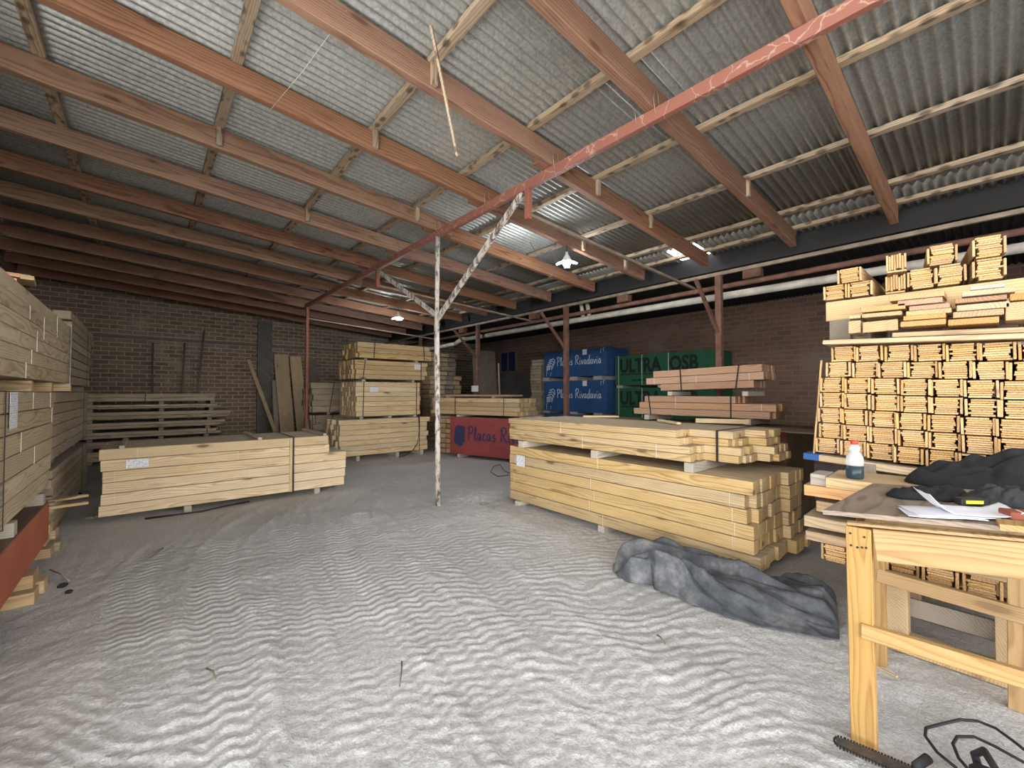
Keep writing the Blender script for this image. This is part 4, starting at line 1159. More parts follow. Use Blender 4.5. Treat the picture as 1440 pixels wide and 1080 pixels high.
# second row of packs further back at left
bearers([(-1.75, 7.0), (-1.75, 9.2)], 1.0, 0.09, 0.085, 'x', -0.005, ['bearer under the near end of the dusky left pack', 'bearer under the far end of the dusky left pack'], 'bearers under the dusky left packs', 'grey_plank')
pack('lumber_pack', 'lower dusky pack behind the greenish packs at left', 'lumber pack', (-0.73, 6.45, 0.085), R(90), 3.3, 0.95, 0.66, 7, 6, 'pine_old', 'dusky left packs', jit=0.08, gap=0.008, straps=[2.6])
bearers([(-1.75, 7.1), (-1.75, 9.0)], 0.95, 0.09, 0.085, 'x', 0.75, ['spacer under the near end of the upper dusky left pack', 'spacer under the far end of the upper dusky left pack'], 'bearers under the dusky left packs', 'grey_plank')
pack('lumber_pack', 'upper dusky pack behind the greenish packs at left, ragged ends', 'lumber pack', (-0.74, 6.5, 0.84), R(90), 3.3, 0.92, 0.72, 6, 6, 'pine_old', 'dusky left packs', jit=0.10, gap=0.008, straps=[2.7])
o = link('timber_spacer', boxmesh(0.9, 0.18, 0.075, 'plank', 'timber_spacer'), None, (-1.55, 6.8, 1.605), 0.05)
tag(o, 'wide spacer plank on the upper dusky left pack, end showing beside the greenish packs', 'timber spacer')
bearers([(-1.66, 8.0), (-1.66, 9.4)], 0.9, 0.09, 0.075, 'x', 1.567, ['near spacer under the high ragged boards at left', 'far spacer under the high ragged boards at left'], 'bearers under the dusky left packs', 'grey_plank')
pack('lumber_pack', 'high ragged pack of old boards at far left, top of its stack', 'lumber pack', (-0.74, 7.7, 1.65), R(90), 3.0, 0.85, 0.95, 8, 5, 'pine_old', 'dusky left packs', jit=0.14, gap=0.012,
     ext=lambda r, c: (0.2 * (c % 2), 2.2 + 0.7 * (r / 7.0) + (0.2 if r % 3 == 0 else 0)), straps=[1.9])
# loose boards on the upper greenish pack
for i, (y0, z, l, a, mt) in enumerate(((4.75, 2.368, 0.75, 0.22, 'orange_plank'), (4.95, 2.41, 0.8, 0.3, 'orange_plank'), (5.05, 2.452, 0.95, 0.16, 'orange_plank'), (5.45, 2.52, 1.0, 0.12, 'plank'), (4.15, 2.37, 0.5, 0.25, 'terracotta'))):
    o = link('loose_board', boxmesh(l, 0.16, 0.03, mt, 'loose_board'), None, (-0.75 - l, y0 - 0.22, z), a)
    tag(o, ('orange loose board on top of the upper greenish pack, lowest of three', 'orange loose board on top of the upper greenish pack, middle of three', 'orange loose board on top of the upper greenish pack, uppermost of three', 'pale loose board topping the heap on the upper greenish pack', 'short reddish board lying nearest on the upper greenish pack')[i], 'board', 'loose boards on the upper greenish pack')
o = link('timber_spacer', boxmesh(0.9, 0.3, 0.034, 'plank', 'timber_spacer'), None, (-1.62, 5.2, 2.486), 0.1)
tag(o, 'flat board holding up the topmost pale board on the greenish pack', 'timber spacer')

# ================================================================== RIGHT-HAND WALL OF FLOORBOARD BUNDLES
XR0 = 3.88
BL = 1.7
BM = {}


def bmesh_part(kind, v):
    k = (kind, v)
    if k not in BM:
        if kind == 'flat':
            BM[k] = MB().box(0, (BL if v < 6 else 0.7) + 0.01 * (v % 6), -0.0555 + 0.004 * (v % 2), 0.0555 - 0.005 * (v % 3), -0.0060, 0.0060, 0.0016).mesh('board', 'floorboard')
        else:
            BM[k] = MB().box(0, BL if v == 0 else 0.7, -0.0062, 0.0062, -0.052, 0.052, 0.0016).mesh('cover_board', 'floorboard')
    return BM[k]


def bundle(loc, label, group, rz=0.0, roll=0.0, n=8, upright=False, left=False, right=True, short=False):
    root = thing('board_bundle', label, 'board bundle', loc, 0, group)
    root.rotation_euler = (roll + (PI / 2 if upright else 0), 0, rz)
    for i in range(n):
        o = link('board', bmesh_part('flat', random.randint(0, 5) + (6 if short else 0)), root, (random.uniform(0, 0.014), random.uniform(-0.006, 0.006), 0.0075 + i * 0.0136))
        if random.random() < 0.5:
            o.rotation_euler = (PI, 0, 0)
    zc = n * 0.0136 / 2
    for s, on in ((-1, right), (1, left)):
        if on:
            link('cover_board', bmesh_part('cover', 1 if short else 0), root, (random.uniform(-0.006, 0.008), s * (0.0665 + random.uniform(0, 0.001)), zc + random.uniform(-0.003, 0.005)), 0).rotation_euler = (random.uniform(-0.02, 0.02), 0, 0)
    return root


pitch_ = 0.1495
rowh = 0.1155
tilt = 0.05
names = ['first', 'second', 'third', 'fourth', 'fifth', 'sixth', 'seventh']
lefts = [0.905, 0.90, 0.89, 0.885, 0.87, 0.845, 0.80]
ROWZ0 = 1.098
for r in range(7):
    for c in range(9):
        y = lefts[r] - 0.07 - c * pitch_ + random.uniform(-0.004, 0.004)
        if r % 2: y -= 0.012
        z = ROWZ0 + r * rowh - tilt * (0.9 - y)
        roll = (0.03 * r / 6 if c > 0 else 0.06 + 0.20 * (r / 6) ** 3) * -1 if c == 0 else 0.0
        bundle((XR0 + random.uniform(-0.012, 0.012), y, z), 'floorboard bundle in the right-hand stack, %s row up, %s from left' % (names[r], ORD[c]),
               'floorboard bundles in the right-hand stack', roll=tilt * -0.0, n=8, left=True, right=True)
# thin board between rows and the pale board down the left flank
o = stick('thin_lath', (XR0 + 0.03, 0.93, 1.04), (XR0 + 0.04, 0.872, 1.80), 0.02, 0.012, 'floorboard')
tag(o, 'thin pale board standing against the left flank of the floorboard stack', 'lath')

# flat boards capping the stack
zt = ROWZ0 + 7 * rowh - 0.008
def ytop(y): return zt - tilt * (0.9 - y)
def flank(name, y0, y1, x, dz, w, h, mt, lab, cat='board', group='boards over the floorboard stack'):
    o = stick(name, (x, y0, ytop(y0) + dz), (x, y1, ytop(y1) + dz), w, h, mt)
    return tag(o, lab, cat, group)


flank('flat_board', 0.84, -0.75, XR0 + 0.04, 0.032, 0.22, 0.032, 'plank', 'long flat board directly capping the floorboard stack')
flank('flat_board', 0.72, -0.75, XR0 + 0.55, 0.032, 0.22, 0.032, 'grey_plank', 'grey flat board capping the middle of the floorboard stack')
flank('flat_board', 0.45, -0.75, XR0 - 0.02, 0.066, 0.12, 0.03, 'plank', 'wide grey-edged board under the orange plank ends')
XT = XR0 + 0.17
e0 = atx(1162, 439, XT); e1 = atx(1440, 408, XT); e2 = e1 + (e1 - e0) * 0.45
o = stick('edge_board', e0, e2, 0.03, 0.15, 'plank')
tag(o, 'wide pale board standing on edge behind the plank ends', 'board', 'boards over the floorboard stack')
def edgetop(y): return e0.z + (y - e0.y) / (e1.y - e0.y) * (e1.z - e0.z) + 0.077
for (y_, lab) in ((0.70, 'left'), (0.0, 'right')):
    o = MB().box(XT + 0.02, XT + (0.9 if y_ > 0.5 else 0.6), y_ - 0.1, y_ + 0.1, ytop(y_) + 0.062, edgetop(y_) - 0.012, 0.003).build('timber_block', 'grey_plank'); tag(o, 'dark block under the loose bundles on the stack, %s one' % lab, 'block', 'blocks over the floorboard stack')
o = MB().box(XT - 0.06, XT + 0.016, e0.y - 0.16, e0.y - 0.03, ytop(e0.y) + 0.0, e0.z - 0.08, 0.003).build('timber_block', 'grey_plank'); tag(o, 'dark block under the left end of the board on edge', 'block', 'blocks over the floorboard stack')
# loose planks, ends towards the camera:  (px0, px1, py_top, py_bottom, material)
PL = [(1212, 1268, 440, 446, 'plank', 'topmost left'), (1193, 1210, 444, 449, 'plank', 'leftmost short'),
      (1210, 1273, 430, 438, 'orange_plank', 'upper left'), (1266, 1330, 451, 459, 'orange_plank', 'lowest middle'), (1270, 1330, 443, 450, 'orange_plank', 'fifth middle'),
      (1274, 1338, 436, 443, 'orange_plank', 'fourth middle'), (1278, 1336, 429, 436, 'terracotta', 'third middle'), (1262, 1325, 421, 429, 'terracotta', 'second middle'), (1250, 1328, 412, 421, 'orange_plank', 'topmost middle'),
      (1333, 1405, 448, 457, 'orange_plank', 'lowest right'), (1340, 1412, 437, 446, 'plank', 'fourth right'), (1345, 1420, 427, 436, 'plank', 'third right'), (1342, 1416, 418, 425, 'terracotta', 'second right'), (1352, 1428, 407, 415, 'plank', 'upper right'), (1364, 1413, 401, 407, 'bearer', 'topmost right'),
      (1420, 1470, 412, 422, 'orange_plank', 'upper far right'), (1414, 1475, 424, 450, 'orange_plank', 'thick far right')]
for (a, b, t0, t1, mt, lab) in PL:
    XP = XR0 - 0.12
    A = atx(a, (t0 + t1) / 2, XP); B = atx(b, (t0 + t1) / 2 - 4, XP)
    zt0 = atx((a + b) / 2, t0 - 1, XP).z; zb0 = atx((a + b) / 2, t1 - 1, XP).z
    w = abs(A.y - B.y); h = max(0.018, zt0 - zb0 - 0.002)
    o = link('loose_plank', boxmesh(0.24, w, h, mt, 'loose_plank'), None, (XP, (A.y + B.y) / 2, (zt0 + zb0) / 2))
    o.rotation_euler = (0.03, 0, 0)
    tag(o, '%s %s plank end in the loose pile over the floorboard stack' % (lab, {'plank': 'pale', 'orange_plank': 'orange', 'terracotta': 'reddish', 'bearer': 'whitish'}[mt]), 'plank', 'loose planks over the floorboard stack')
A = atx(1213, 468, XR0 - 0.13); B = atx(1262, 446, XR0 - 0.13)
o = MB().box(XR0 - 0.13, XR0 - 0.10, B.y, A.y, A.z, B.z - 0.012, 0.003).build('timber_block', 'plank'); tag(o, 'pale block face below the topmost left plank over the stack', 'block', 'blocks over the floorboard stack')
A = atx(1193, 469, XR0 - 0.12); B = atx(1210, 450, XR0 - 0.12)
o = MB().box(XR0 - 0.12, XR0 + 0.1, B.y, A.y, A.z, B.z, 0.003).build('timber_block', 'plank'); tag(o, 'small square pale block at the left end of the plank pile', 'block', 'blocks over the floorboard stack')
# the bundles lying on top
TOPB = [(1174, 414, 0, 0, 'left group, lower left'), (1209, 410, 0, 0, 'left group, lower right'), (1194, 388, 0, 0, 'left group, upper'),
        (1259, 396, 0.10, 1, 'second group, lower upright'), (1260, 371, 0.10, 1, 'second group, upper upright'), (1296, 396, 0.11, 0, 'third group, lower left'), (1337, 391, 0.11, 0, 'third group, lower right'), (1325, 367, 0.11, 0, 'third group, upper'),
        (1391, 381, 0.12, 0, 'right group, lower'), (1391, 353, 0.12, 0, 'right group, upper')]
for (px, py, rz, up, lab) in TOPB:
    XQ = XT - 0.03
    A = atx(px, py, XQ)
    lev = 1 if 'upper' in lab.split(', ')[1].split()[0] else 0
    n_ = 10 if lab.startswith(('third', 'right')) else 8
    hh = n_ * 0.0136 + 0.003
    z = edgetop(A.y) + 0.003 + lev * (hh + 0.004 if not up else 0.150)
    if up:
        bundle((XQ, A.y + 0.055, z + 0.072), 'floorboard bundle lying on top of the right-hand stack, %s' % lab, 'floorboard bundles on top of the stack', rz=rz, upright=True, right=True, left=False, short=True)
    else:
        bundle((XQ, A.y, z + 0.008), 'floorboard bundle lying on top of the right-hand stack, %s' % lab, 'floorboard bundles on top of the stack', rz=rz, n=n_, left=True, right=True, short=not lab.startswith('left'))

# ---- what carries the stack: beams, plank pile, low bundles, pallet
zb = ROWZ0 - 0.006
def low(name, p0, p1, w, h, mt, lab, cat='plank', group='timbers carrying the floorboard stack'):
    o = stick(name, p0, p1, w, h, mt)
    return tag(o, lab, cat, group)


o = low('painted_board', (XR0 + 0.04, 0.98, zb - 0.03), (XR0 + 0.04, 0.62, zb - 0.05), 0.16, 0.045, 'plank', 'board with a blue-painted end under the left of the floorboard stack')
e = MB().box(0, 0.10, -0.082, 0.082, -0.0235, 0.0235, 0.002).build('blue_end', 'blue_pack', o); e['label'] = 'blue painted end'
low('support_beam', (XR0 + 0.02, 0.62, zb - 0.056), (XR0 + 0.02, -0.8, zb - 0.056 - 0.071), 0.12, 0.05, 'pine_pale', 'pale beam along the foot of the floorboard stack', 'beam')
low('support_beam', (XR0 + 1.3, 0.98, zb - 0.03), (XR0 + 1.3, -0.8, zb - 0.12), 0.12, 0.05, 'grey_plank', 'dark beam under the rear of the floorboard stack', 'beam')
zz = 1.000
low('wide_plank', (3.56, 0.74, zz - 0.035), (3.60, -0.8, zz - 0.035), 0.42, 0.065, 'plank', 'wide thick plank on which the bottle stands')
low('timber_block', (3.50, 0.83, zz - 0.04), (3.50, 0.745, zz - 0.04), 0.20, 0.085, 'bearer', 'whitish block against the left end of the wide thick plank', 'block')
lv = [(0.895, 0.86, 3.50), (0.793, 0.80, 3.53), (0.691, 0.86, 3.49), (0.589, 0.86, 3.52)]
for i, (z, y, x) in enumerate(lv):
    low('support_plank', (x + 0.03, y, z), (x + 0.06, -0.8, z), 0.34, 0.07 if i < 3 else 0.06, ('orange_plank', 'plank', 'plank', 'plank')[i], 'thick plank end under the wide plank, %s from the top' % ORD[i])
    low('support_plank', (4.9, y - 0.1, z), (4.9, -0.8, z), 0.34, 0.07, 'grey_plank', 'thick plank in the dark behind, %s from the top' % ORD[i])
    if i < 3:
        low('timber_spacer', (3.36, 0.55, z - 0.05), (5.1, 0.55, z - 0.05), 0.07, 0.029, 'grey_plank', 'left thin spacer under the %s thick plank' % ORD[i], 'timber spacer', 'thin spacers in the plank pile')
        low('timber_spacer', (3.36, -0.4, z - 0.05), (5.1, -0.4, z - 0.05), 0.07, 0.029, 'grey_plank', 'right thin spacer under the %s thick plank' % ORD[i], 'timber spacer', 'thin spacers in the plank pile')
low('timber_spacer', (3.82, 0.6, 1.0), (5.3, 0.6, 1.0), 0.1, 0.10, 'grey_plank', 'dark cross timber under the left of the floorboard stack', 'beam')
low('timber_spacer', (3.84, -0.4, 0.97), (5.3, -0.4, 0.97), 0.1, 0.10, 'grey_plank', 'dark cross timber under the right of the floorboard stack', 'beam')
for i in range(7):
    bundle((3.40 + random.uniform(-0.03, 0.03), 0.70 - 0.16 * i, 0.445), 'floorboard bundle in the low row behind the bench, %s from the left' % ORD[i], 'low floorboard bundles behind the bench', rz=random.uniform(-0.008, 0.008), left=True, right=True)
# pallet under it
pt = thing('pallet', 'wooden pallet with square blocks on the floor behind the bench', 'pallet', (3.42, 0.50, 0))
for x in (0.0, 0.6, 1.25):
    MB().box(x, x + 0.12, -1.5, 0, 0.39, 0.435, 0.003).build('top_board', 'grey_plank', pt)
    MB().box(x, x + 0.12, -1.5, 0, 0.0, 0.09, 0.003).build('bottom_board', 'plank', pt)
    for y in (-0.14, -0.62, -0.80, -1.45):
        MB().box(x + 0.01, x + 0.13, y, y + 0.14, 0.092, 0.388, 0.003).build('block', 'plank', pt)
MB().box(0.13, 0.15, -1.5, 0.0, 0.18, 0.29, 0.002).build('side_board', 'grey_plank', pt)

# leaning dark sheets and a cable in the gap behind
o = stick('leaning_sheet', (6.2, 0.3, 0.05), (6.2, 1.35, 1.62), 0.5, 0.03, 'weather_sheet'); tag(o, 'dark sheet leaning in the gap left of the floorboard stack', 'sheet')

# ================================================================== WORKBENCH
bx, by = 2.40, 0.40
bt = thing('workbench', 'rough yellow pine workbench with a greyed plywood top at right', 'workbench', (bx, by, 0))
stick('leg', (0.0, 0.0, 0.0), (-0.005, 0.005, 0.955), 0.048, 0.088, 'bench', bt, roll=0)
leg_rot = lambda o: None
stick('leg', (0.78, 0.06, 0.0), (0.78, 0.06, 0.95), 0.05, 0.075, 'bench', bt)
stick('leg', (0.84, -0.46, 0.0), (0.80, -0.47, 0.96), 0.05, 0.085, 'bench', bt)
stick('leg', (0.14, -0.80, 0.0), (0.12, -0.80, 1.0), 0.048, 0.09, 'bench', bt)
stick('apron', (-0.006, -0.046, 0.893), (0.125, -0.87, 0.965), 0.034, 0.135, 'bench', bt)
stick('apron', (0.82, 0.10, 0.89), (0.86, -0.72, 0.95), 0.032, 0.12, 'bench', bt)
stick('stretcher', (-0.03, 0.0, 0.515), (0.07, -0.84, 0.505), 0.035, 0.062, 'bench', bt)
stick('stretcher', (0.77, 0.06, 0.51), (0.80, -0.50, 0.475), 0.04, 0.075, 'bench', bt)
stick('side_rail', (0.0, 0.02, 0.89), (0.80, 0.06, 0.89), 0.03, 0.11, 'bench', bt)
TOPZ = 0.998
def onbench(x, y):  # height of the sloping bench top
    return TOPZ + 0.075 * (0.55 - y)


mb = MB()
pts = [(2.385, 0.535), (3.30, 0.49), (3.32, -0.75), (2.52, -0.75), (2.46, -0.02)]
lo_ = [(p[0] - bx, p[1] - by, onbench(*p) - 0.016) for p in pts]
mb.poly(lo_, 0.020)
tp = mb.build('tabletop', 'benchtop', bt)
mb = MB(); mb.bar((0.045, -0.40, onbench(2.45, 0.0) + 0.012), (0.11, -1.1, onbench(2.45, -0.7) + 0.012), 0.10, 0.022); mb.build('top_strip', 'bench', bt)
MB().bar((-0.012, 0.046, 0.966), (0.125, -0.87, 1.041), 0.05, 0.012, 0.002).build('top_rail', 'bench', bt)
for dy, dz in ((0.026, 0.872), (0.004, 0.869), (-0.012, 0.873), (-0.026, 0.875), (0.028, 0.925), (-0.02, 0.92)):
    nl = MB().lathe([(0.005, 0), (0.005, 0.003)], (0, 0, 0), 8).build('nail_head', 'dark_lump', bt, (-0.0275, 0.004 + dy, dz)); nl.rotation_euler = (0, -PI / 2, 0)

# ---- bottle
b = thing('plastic_bottle', 'cloudy plastic bottle with dark liquid and red cap on the wide plank', 'bottle', (3.45, 0.60, 1.0))
prof = [(0.040, 0.0), (0.046, 0.006), (0.047, 0.03), (0.047, 0.115), (0.043, 0.14), (0.028, 0.165), (0.024, 0.172), (0.030, 0.182), (0.031, 0.198), (0.026, 0.208), (0.018, 0.216), (0.018, 0.224)]
MB().lathe([(0.047, 0.0835)] + prof[3:], n=24).build('body', 'bottle', b)
MB().lathe([(0.040, 0.0), (0.046, 0.006), (0.047, 0.03), (0.047, 0.083)], n=24).build('liquid', 'liquid', b)
MB().lathe([(0.020, 0.218), (0.021, 0.221), (0.021, 0.242), (0.018, 0.245)], n=20).build('cap', 'red_cap', b)

# ---- cloth things on the bench
def blob(name, cx, cy, base, rx, ry, h, mat, seed, rot=0.0, rough=0.35, n=40, holes=None):
    """a crumpled heap of cloth resting on base(x, y)"""
    u = np.linspace(-1, 1, n); X, Y = np.meshgrid(u, u, indexing='ij')
    # square to disc
    A = X * np.sqrt(1 - Y * Y / 2); B = Y * np.sqrt(1 - X * X / 2)
    rr = np.sqrt(A * A + B * B)
    ang_ = np.arctan2(B, A)
    edge = 1 + 0.22 * (vnoise(np.cos(ang_) * 2 + 5, np.sin(ang_) * 2 + 5, seed) - 0.5) * 2
    hgt = np.clip(1 - rr ** 2.6, 0, 1) ** 0.6
    f1 = np.abs(vnoise(A * 2.3 + 7, B * 4.2 + 3, seed + 1) - 0.5) * 2; f2 = np.abs(vnoise(A * 6 + 1, B * 8, seed + 2) - 0.5) * 2
    H = h * hgt * (1 - rough + rough * (0.7 * f1 + 0.3 * f2) * 1.6)
    xs = A * rx * edge; ys = B * ry * edge
    c, s = math.cos(rot), math.sin(rot)
    WX = cx + c * xs - s * ys; WY = cy + s * xs + c * ys
    bz = np.vectorize(base)(WX, WY)
    o = grid_object(name, WX, WY, bz + 0.004 + H, mat)
    md = o.modifiers.new('thickness', 'SOLIDIFY'); md.thickness = 0.003; md.offset = 1
    return o


o = blob('black_jacket', 3.58, -0.20, lambda x, y: 1.0, 0.165, 0.50, 0.25, 'black_cloth', 31, rough=0.5, n=70)
tag(o, 'black jacket heaped on the wide plank at the foot of the floorboard stack', 'jacket')
o = blob('work_cloth', 2.97, 0.21, lambda x, y: onbench(x, y) + 0.005, 0.10, 0.16, 0.055, 'black_cloth', 51, rot=0.65, rough=0.5)
tag(o, 'dark cloth strip crumpled on the bench behind the papers', 'cloth')
o = blob('dark_cap', 2.88, -0.02, lambda x, y: onbench(x, y) + 0.006, 0.12, 0.13, 0.085, 'grey_cloth', 53, rough=0.35)
tag(o, 'charcoal cloth cap on the bench behind the tape measure', 'cap')
o = blob('work_glove', 2.80, -0.31, lambda x, y: onbench(x, y) + 0.006, 0.16, 0.15, 0.06, 'black_cloth', 57, rough=0.6)
tag(o, 'black work garment with a white tag lying at the right of the bench', 'garment')
wt = MB().box(-0.035, 0.035, -0.012, 0.012, 0, 0.002).build('white_tag', 'paper', o, (2.76, -0.21, onbench(2.76, -0.21) + 0.05)); wt.rotation_euler = (0, 0.1, 0.9); wt['label'] = 'white cloth tag'


# ---- papers
def sheet(name, cx, cy, w, l, rot, dz, curl, lab, seed):
    u = np.linspace(-0.5, 0.5, 18); v = np.linspace(-0.5, 0.5, 18)
    U, V = np.meshgrid(u, v, indexing='ij')
    c, s = math.cos(rot), math.sin(rot)
    X = cx + c * U * w - s * V * l; Y = cy + s * U * w + c * V * l
    Z = onbench(X, Y) + 0.006 + dz + 0.006 * vnoise(U * 4 + 3, V * 4, seed) + curl[0] * np.clip(V - 0.22, 0, 1) ** 1.5 * 3 + curl[1] * np.clip(-V - 0.30, 0, 1) ** 1.5 * 3
    o = grid_object(name, X, Y, Z, 'paper')
    md = o.modifiers.new('thickness', 'SOLIDIFY'); md.thickness = 0.0012; md.offset = 1
    return tag(o, lab, 'paper', 'papers on the bench')


sheet('paper_sheet', 2.535, 0.16, 0.17, 0.235, 0.32, 0.002, (0.0, 0.0), 'white paper lying lowest at the front edge of the bench', 61)
sheet('paper_sheet', 2.56, 0.145, 0.20, 0.25, 0.45, 0.010, (0.0, 0.0), 'white paper in the middle of the small paper pile on the bench', 62)
sheet('paper_sheet', 2.575, 0.09, 0.19, 0.27, 0.36, 0.019, (0.17, 0.07), 'white paper with curled-up ends on top of the paper pile', 63)
tm = thing('tape_measure', 'black and yellow box-shaped tool lying behind the papers', 'tool', (2.735, 0.075, onbench(2.735, 0.075) + 0.026), -0.8)
MB().box(-0.055, 0.055, -0.02, 0.02, 0, 0.03, 0.004).build('body', 'black', tm)
MB().box(-0.04, 0.03, -0.0215, -0.0195, 0.008, 0.022).build('yellow_patch', 'yellow', tm)
rb = thing('red_tool_box', 'dull red and black block-shaped tool at the right edge of the bench', 'tool', (2.585, -0.085, onbench(2.585, -0.085) + 0.012), -1.15)
MB().box(-0.075, 0.09, -0.04, 0.04, 0.001, 0.032, 0.004).build('body', 'maroon', rb)
MB().box(-0.02, 0.09, -0.0425, -0.0405, 0.006, 0.028).build('grip', 'black', rb)
MB().lathe([(0.012, 0.0325), (0.012, 0.036)], (0.03, 0.0, 0), 10).build('button', 'black', rb)

# ================================================================== TARPAULIN ON THE FLOOR
n = 150
u = np.linspace(0, 1, n); v = np.linspace(-1, 1, 100)
U, V = np.meshgrid(u, v, indexing='ij')
# spine of the heap, on the ground, from its left end to the bench leg
SP = np.array([[3.02, 2.16], [3.28, 1.98], [3.42, 1.66], [3.48, 1.32], [3.56, 0.98], [3.62, 0.72]])
t_ = np.linspace(0, 1, len(SP))
CX = np.interp(u, t_, SP[:, 0]); CY = np.interp(u, t_, SP[:, 1])
k_ = np.ones(15) / 15
CX = np.convolve(np.pad(CX, 7, 'edge'), k_, 'valid'); CY = np.convolve(np.pad(CY, 7, 'edge'), k_, 'valid')
TX = np.gradient(CX); TY = np.gradient(CY); TL = np.hypot(TX, TY); NX, NY = -TY / TL, TX / TL   # points away from the camera side
W0 = np.interp(u, [0, 0.05, 0.2, 0.45, 0.7, 0.9, 1.0], [0.06, 0.20, 0.30, 0.42, 0.48, 0.40, 0.34])
WXY = W0[:, None] * (V + 0.10 * (vnoise(U * 7, V * 2 + 5, 71) - 0.5))
PXx = CX[:, None] + NX[:, None] * WXY; PYy = CY[:, None] + NY[:, None] * WXY
prof = np.zeros_like(U)
def ridge(c, wdt, amp):
    t = np.abs((V - c) / wdt)
    return amp * (0.55 * np.clip(1 - t / 1.5, 0, 1) + 0.45 * np.exp(-t * t))
prof += ridge(-0.62 + 0.35 * (U - 0.3), 0.30, np.interp(u, [0, 0.06, 0.2, 0.45, 0.7, 1], [0.05, 0.17, 0.21, 0.17, 0.08, 0.03])[:, None])
prof += ridge(0.22 - 0.75 * (U - 0.3), 0.18, np.interp(u, [0, 0.08, 0.18, 0.4, 0.65, 0.8, 1], [0.02, 0.22, 0.28, 0.20, 0.10, 0.03, 0.02])[:, None])
prof += ridge(0.66 + 0.1 * U, 0.17, np.interp(u, [0, 0.15, 0.25, 0.4, 0.6, 0.85, 1], [0.0, 0.12, 0.25, 0.15, 0.03, 0.10, 0.12])[:, None])
prof += ridge(-0.2 + 0.3 * U, 0.5, np.interp(u, [0, 0.5, 0.75, 0.9, 1], [0.0, 0.03, 0.08, 0.12, 0.12])[:, None])
cr = np.abs(vnoise(U * 3.2 + V * 1.2, V * 4.5 + U * 2.5, 72) - 0.5) * 2
cr2 = np.abs(vnoise(U * 9 + V * 3, V * 7 + U * 5, 73) - 0.5) * 2
fold = np.abs(vnoise(U * 3 + 2, V * 7 + U * 5, 74) - 0.5) * 2
PZ = prof * (0.66 + 0.55 * fold) + 0.045 * (1 - cr) ** 3 * np.clip(prof * 8, 0, 1) + 0.016 * (1 - cr2) ** 3
edge = np.clip((1 - np.abs(V)) * 7, 0, 1) ** 0.7 * np.clip(U * 18, 0, 1) ** 0.6 * np.clip((1 - U) * 14, 0, 1) ** 0.6
PZ = PZ * edge + 0.012
# keep the fold clear of the big pack behind it
clear = np.clip((3.86 - PXx) / 0.06, 0, 1)
PXx = np.where((PYy > 1.12) & (PXx > 3.74), 3.74 + 0.02 * np.tanh((PXx - 3.74) / 0.1), PXx)
tar = grid_object('tarpaulin', PXx, PYy, PZ, 'tarp')
md = tar.modifiers.new('thickness', 'SOLIDIFY'); md.thickness = 0.004; md.offset = 1
tag(tar, 'crumpled dusty grey tarpaulin lying along the foot of the big yellow pack', 'tarpaulin')

# ================================================================== CHAINSAW, CABLE, DEBRIS
cs = thing('chainsaw', 'chainsaw lying on the dirt in front of the bench leg, its bar pointing left', 'chainsaw', (2.272, 0.475, 0.045), R(-82))
mb = MB(); L_ = 0.42; outl = []
for i in range(13):
    a = PI / 2 + PI * i / 12
    outl.append((0.028 + 0.028 * math.cos(a), 0.031 * math.sin(a)))
outl += [(L_, -0.038), (L_, 0.038)]
mb.poly([(p[0], p[1], -0.003) for p in outl], 0.006); mb.build('guide_bar', 'steel', cs)
ch = []
for (x, y) in [(L_ - 0.01 * i, 0.040 - 0.0065 * i / 39) for i in range(0, 40)] + [(0.028 + 0.034 * math.cos(a), 0.036 * math.sin(a)) for a in np.linspace(PI / 2, 1.5 * PI, 10)] + [(0.03 + 0.01 * i, -0.0335 - 0.0065 * i / 39) for i in range(0, 40)]:
    ch.append((x, y))
mb = MB()
for i, (x, y) in enumerate(ch):
    s = 0.0045 if i % 3 else 0.0065
    mb.box(x - 0.0036, x + 0.0036, y - s, y + s, -0.0045, 0.0045)
mb.build('chain', 'black', cs)
MB().box(L_ - 0.02, L_ + 0.30, -0.07, 0.09, -0.035, 0.10, 0.02).build('engine_body', 'black', cs)
MB().tube([(L_ + 0.02, 0.08, 0.02), (L_ + 0.0, 0.10, 0.11), (L_ + 0.02, 0.06, 0.16), (L_ + 0.04, -0.05, 0.16), (L_ + 0.04, -0.075, 0.03)], 0.013, 10).build('front_handle', 'black', cs)
a = atz(1289, 1077, 0.06); b2 = atz(1305, 1052, 0.11)
hd = MB().tube([(a.x - 0.03, a.y - 0.02, 0.03), (a.x, a.y, 0.06), (b2.x, b2.y, 0.07)], [0.016, 0.017, 0.017], 10).build('tool_handle', 'grey_cloth'); tag(hd, 'black tool handle sticking up beside the cable loops', 'handle')
loops = [(1345, 1080), (1318, 1058), (1301, 1035), (1302, 1024), (1320, 1019), (1350, 1012), (1375, 1014), (1400, 1024), (1425, 1042), (1450, 1062)]
cb = MB().tube([tuple(atz(p[0], p[1], 0.03)) for p in loops], 0.0062, 8).tube([tuple(atz(p[0], p[1], 0.028)) for p in [(1362, 1082), (1348, 1066), (1340, 1046), (1346, 1036), (1370, 1036), (1400, 1050), (1440, 1072)]], 0.0062, 8).build('power_cable', 'wire')
tag(cb, 'black power cable looped on the dirt at the bottom right corner', 'cable')
lp = MB().tube([tuple(atz(p[0], p[1], 0.03)) for p in [(716, 668), (700, 670), (690, 664), (694, 656), (703, 653), (709, 662), (720, 667)]], 0.006, 6).build('wire_loop', 'wire')
tag(lp, 'small black wire loop on the dirt left of the big yellow pack', 'wire')
lp = MB().tube([tuple(atz(p[0], p[1], 0.03)) for p in [(90, 679), (104, 688), (122, 700)]], 0.009, 6).build('loose_strap', 'strap')
tag(lp, 'black strap end lying on the dirt between the left packs', 'strap')
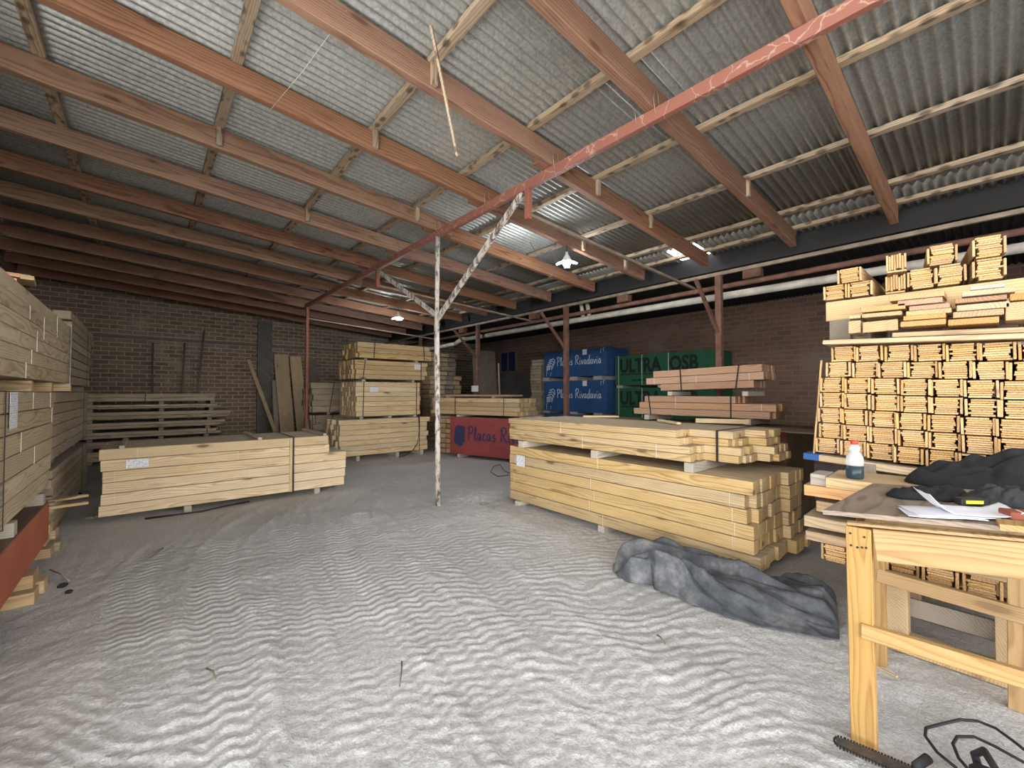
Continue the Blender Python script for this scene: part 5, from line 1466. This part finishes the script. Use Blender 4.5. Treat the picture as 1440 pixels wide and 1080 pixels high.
for (px, py, r, lab, mt) in ((88, 823, 0.032, 'larger black lump', 'dark_lump'), (97, 832, 0.024, 'smaller black lump', 'dark_lump'), (128, 728, 0.06, 'flat grey stone', 'stone'), (645, 842, 0.014, 'pale pebble', 'stone')):
    p = atz(px, py, 0.015)
    bm = bmesh.new(); bmesh.ops.create_icosphere(bm, subdivisions=2, radius=r)
    for v_ in bm.verts: v_.co *= 1 + random.uniform(-0.18, 0.18); v_.co.z *= 0.6
    me = bpy.data.meshes.new('stone'); bm.to_mesh(me); bm.free(); me.materials.append(M[mt])
    o = link('stone', me, None, (p.x, p.y, 0.015)); tag(o, lab + (' on the dirt by the left stack' if px < 200 else ' on the dirt in the tyre tracks'), 'stone')
def twig(p0, p1, r, mt, lab):
    a, b = atz(*p0, 0.03), atz(*p1, 0.03)
    o = MB().tube([a, (a + b) / 2 + Vector((0.01, 0.01, 0.006)), b], r, 6).build('twig', mt); tag(o, lab, 'stick', 'sticks on the dirt')


twig((70, 801), (97, 817), 0.006, 'bearer', 'thin pale stick on the dirt beside the left bearers')
twig((205, 785), (229, 771), 0.009, 'weather_sheet', 'dark twig on the dirt before the long low pack')
twig((290, 940), (303, 955), 0.005, 'weather_sheet', 'dark twig pressed into the tyre tracks')
twig((565, 930), (562, 965), 0.004, 'weather_sheet', 'thin dark wire in the middle of the tyre tracks')
twig((924, 893), (935, 905), 0.005, 'weather_sheet', 'small twig on the dirt in front of the tarpaulin')
a, b = atz(1228, 935, 0.03), atz(1262, 952, 0.03)
o = stick('wood_splinter', a, b, 0.02, 0.008, 'pine'); tag(o, 'yellow wood splinter on the dirt under the bench', 'splinter')

# ================================================================== LIGHT
w = bpy.data.worlds.new('sky'); scn.world = w; w.use_nodes = True
nt = w.node_tree; bg = nt.nodes['Background']
# hazy sky: brightest towards the horizon
tcw = N(nt, 'ShaderNodeTexCoord'); spw = N(nt, 'ShaderNodeSeparateXYZ')
nt.links.new(tcw.outputs['Generated'], spw.inputs[0])
nt.links.new(ramp(nt, spw.outputs['Z'], [(0.0, (1.0, 0.995, 0.98)), (0.18, (0.92, 0.93, 0.95)), (0.5, (0.36, 0.38, 0.42)), (1.0, (0.24, 0.27, 0.33))]), bg.inputs['Color'])
bg.inputs['Strength'].default_value = 6.5
sun = bpy.data.lights.new('sun', 'SUN'); sun.energy = 3.0; sun.angle = R(1.0); sun.color = (1, 0.97, 0.92)
so = bpy.data.objects.new('sun', sun); COL.objects.link(so)
so.rotation_euler = Vector((0.15, -0.75, -0.80)).to_track_quat('-Z', 'Y').to_euler()

vs_ = scn.view_settings
vs_.view_transform = 'Standard'; vs_.look = 'None'; vs_.gamma = 1.0; vs_.use_curve_mapping = False
vs_.exposure = 0.55
def sub(child, parent_name):
    """hang a small piece on the part it belongs to (parts share their thing's origin)"""
    root = child.parent
    for p in list(root.children):
        if p.name.split('.')[0] == parent_name and p != child:
            child.parent = p
            child.matrix_parent_inverse = p.matrix_basis.inverted()
            return


for o in list(COL.objects):
    if o.parent is None: continue
    b_ = o.name.split('.')[0]; r_ = o.parent.name.split('.')[0]
    if (r_, b_) == ('steel_beam_frame', 'tie_wire'): sub(o, 'beam')
    elif (r_, b_) == ('chainsaw', 'chain'): sub(o, 'guide_bar')
    elif (r_, b_) == ('chainsaw', 'front_handle'): sub(o, 'engine_body')
    elif (r_, b_) == ('hanging_lamp', 'bulb') or (r_, b_) == ('hanging_lamp', 'lamp_wing'): sub(o, 'lamp_body')
    elif (r_, b_) == ('plastic_bottle', 'cap'): sub(o, 'body')
    elif (r_, b_) == ('eaves_frame', 'rail_block'): sub(o, 'pipe_rail')
    elif r_ == 'sheet_pack' and b_ in ('lettering', 'logo', 'corner_mark', 'small_print', 'label_sheet'): sub(o, 'sheet_stack')
    elif (r_, b_) == ('workbench', 'top_strip'): sub(o, 'tabletop')
    elif (r_, b_) == ('red_tool_box', 'button'): sub(o, 'body')
    elif (r_, b_) == ('tape_measure', 'yellow_patch'): sub(o, 'body')

scn.cycles.max_bounces = 12
scn.cycles.diffuse_bounces = 8
scn.cycles.use_denoising = True
